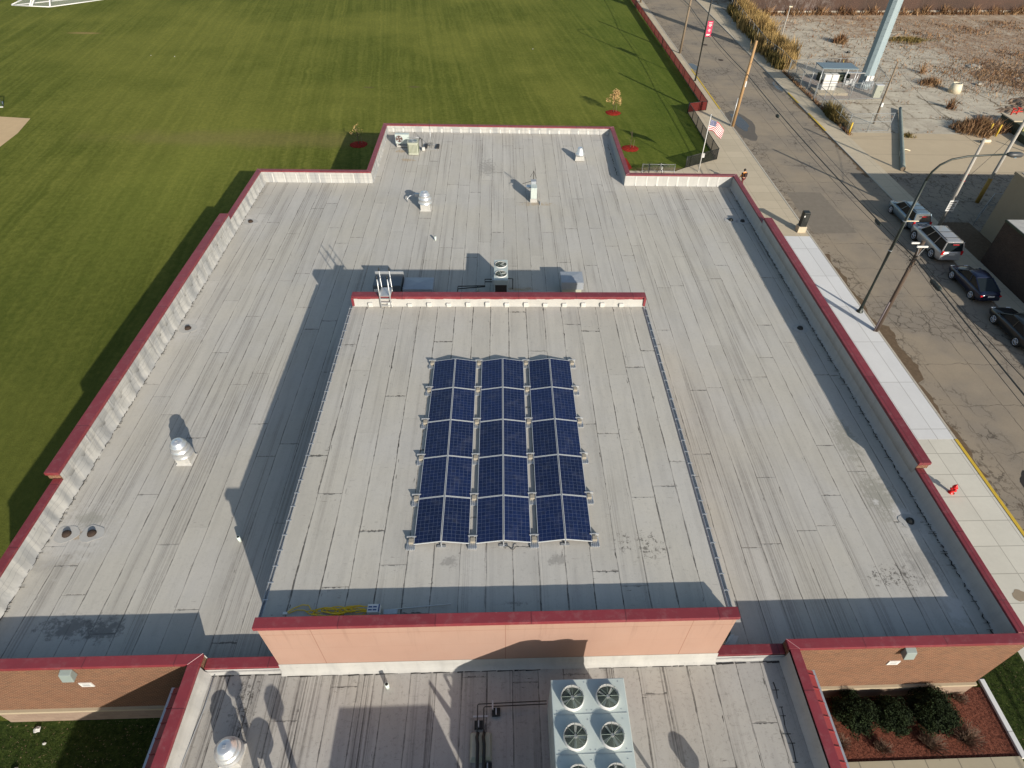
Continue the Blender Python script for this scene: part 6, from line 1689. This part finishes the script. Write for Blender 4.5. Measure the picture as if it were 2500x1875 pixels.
for i, (x, y, s_, lb) in enumerate(((16.9, 6.85, .75, 'bare brown twiggy shrub below the middle evergreen'), (18.45, 7.05, .85, 'bare brown twiggy shrub east of the largest evergreen'), (13.3, 7.0, .5, 'bare twigs in the mulch west of the evergreens'), (14.9, 6.8, .5, 'low bare twigs between the first two evergreens'), (19.0, 8.55, .45, 'small bare twigs at the building corner'))):
    m_ = MB(); rr = random.Random(80 + i)
    for k_ in range(int(330 * s_)):
        a = rr.random() * 2 * PI; q = rr.random() ** .6 * s_; h = s_ * rr.uniform(.4, .95) * (1.1 - q * .5)
        p0 = Vector((x + q * .15 * math.cos(a), y + q * .15 * math.sin(a), .02)); p1 = Vector((x + q * .8 * math.cos(a), y + q * .8 * math.sin(a), h)); pm = p0.lerp(p1, .5) + Vector((rr.gauss(0, .05), rr.gauss(0, .05), .06)); m_.tube([p0, pm, p1], .006, 3, cap=False)
    tag(m_.build('bare_shrub', 'twigs'), lb, 'shrub', 'bare shrubs in the mulch bed')
# young trees in red mulch rings
def sapling(x, y, h, label, leaves, seed, tilt_=0.0):
    t = thing('young_tree', label, 'tree', (x, y, 0), group='young trees in red mulch rings')
    rr = random.Random(seed); m_ = MB(); m_.tube([(0, 0, 0), (.03, 0, h * .5), (0, .02, h)], .035, 6, r1=.01)
    tips = []
    for i in range(16):
        z = h * rr.uniform(.3, .92); a = rr.random() * 2 * PI; l_ = (h - z) * .5 + .18
        e_ = Vector((l_ * .7 * math.cos(a), l_ * .7 * math.sin(a), z + l_ * .6)); m_.tube([(0, 0, z), e_ * .5 + Vector((0, 0, z * .5)), e_], .011, 4, r1=.005); tips.append(e_)
    m_.build('trunk', 'bark', t)
    if leaves:
        m_ = MB()
        for i, p in enumerate(tips + [Vector((0, 0, h * .7)), Vector((0, 0, h * .5)), Vector((.1, 0, h))]): cards(m_, leaves, p, (.34, .34, .30), .045, .09, seed * 7 + i)
        m_.build('crown', 'tanleaf', t)
    m_ = MB(); m_.lathe((0, 0, 0), [(.05, .10), (.3, .11), (.55, .08), (.76, .05), (.92, .004)], 34, cap=False)
    for v in m_.bm.verts: v.co += Vector((rr.uniform(-.04, .04), rr.uniform(-.05, .05), rr.uniform(0, .03)))
    cards(m_, 260, (0, 0, .06), (.95, .95, .07), .02, .05, seed + 90)
    m_.build('mulch_ring', 'mulchred', t)
    m_ = MB(); m_.tube([(.35, .1, 0), (.35, .1, .9)], .018, 5); m_.build('stake', 'wood', t)
sapling(13.45, 75.0, 2.5, 'small young tree with tan autumn leaves on the lawn', 60, 5)
sapling(13.9, 64.6, 2.0, 'bare whip of a tree in a red mulch ring close to the north east notch', 0, 6)
sapling(-15.1, 64.7, 2.0, 'small bare tree in the shadow of the north west notch', 3, 7)
tag(MB().tube([(-8.85, 60.2, 0), (-8.9, 60.2, 1.5)], .035, 6).build('marker_post', 'white'), 'thin white post in the grass just north of the far parapet', 'post')
# grass tufts catching light near building are stuff
m_ = MB(); blades(m_, 7000, lambda r_: (r_.uniform(20.6, 22.7), r_.uniform(5, 10.3), .10, 1), .02, .05, .006, .8, 31)
blades(m_, 12000, lambda r_: (r_.uniform(-20, -11.2), r_.uniform(5.2, 8.45), 0.01, 1), .02, .05, .006, .8, 32)
tag(m_.build('grass_tufts', 'grassblade'), kind='stuff')
for i, (x, y, s_) in enumerate(((-18.2, 8.45, .12), (-17.7, 7.95, .06), (-18.3, 7.05, .12))):
    m_ = MB(); m_.ico((x, y, s_ * .5), s_, 2, .3, .6); tag(m_.build('litter', 'strip'), ('crumpled white litter against the stone base of the west wing', 'smallest white litter scrap in the shaded grass', 'white litter scrap lying alone on the shaded grass')[i], 'litter', group='scraps of white litter')
for i, (x, y) in enumerate(((-40.9, 34.6), (-44.9, 93.5), (-48.2, 93.8), (4.8, 100.5))):
    m_ = MB(); m_.ico((x, y, .03), .055, 1, .2); tag(m_.build('litter', 'white'), ('tiny white speck on the grass west of the long west parapet', 'east one of two white specks on the far grass', 'west one of two white specks on the far grass', 'white speck on the grass beyond the north parapet')[i], 'litter', group='scraps of white litter')
# goals
t = thing('soccer_goal', 'large white soccer goal with a net lying on the far grass', 'goal', (-81.0, 118.9, 0))
g_ = MB()
for a, b in (((0, .6, 0), (.4, .2, 0)), ((.4, .2, 0), (6.6, -.3, 0)), ((6.6, -.3, 0), (12.5, 5.5, 0)), ((0, .6, 0), (-.4, 6.5, 0)), ((6.6, -.3, 0), (3.8, 7.0, 2.4)), ((3.2, 0, 0), (1.2, 8.5, 2.4)), ((3.5, 0, 0), (1.9, 8.5, 2.4)), ((.4, .2, 0), (7.0, 5.0, .05)), ((12.5, 5.5, 0), (9.5, 10, 2.4)), ((1.2, 8.5, 2.4), (9.5, 10, 2.4))):
    g_.tube([a, b], .11, 8)
g_.build('frame', 'white', t)
g_ = MB(); g_.face([(.4, .2, 0), (6.6, -.3, 0), (3.8, 7, 2.4), (1.2, 8.5, 2.4)]); g_.face([(6.6, -.3, 0), (12.5, 5.5, 0), (9.5, 10, 2.4), (3.8, 7, 2.4)]); g_.build('net', 'net', t)
t = thing('small_goal', 'small goal with a green net beside the dirt infield', 'goal', (-56.55, 73.8, 0))
g_ = MB(); g_.tube([(0, 0, 0), (-1.0, 1.7, 0)], .07, 6).tube([(0, 0, 0), (-3, 0, 0)], .07, 6).build('base', 'white', t)
g_ = MB(); g_.tube([(0, 0.1, 0), (.1, .15, 1.6)], .06, 6).tube([(.1, .15, 1.6), (-4, .15, 1.6)], .06, 6).build('frame', 'greensteel', t)
g_ = MB(); g_.face([(0, .1, .05), (.1, .15, 1.55), (-4, .15, 1.55), (-4, .1, .05)]); g_.build('net', screen('green_net', (.05, .12, .06), .35), t)
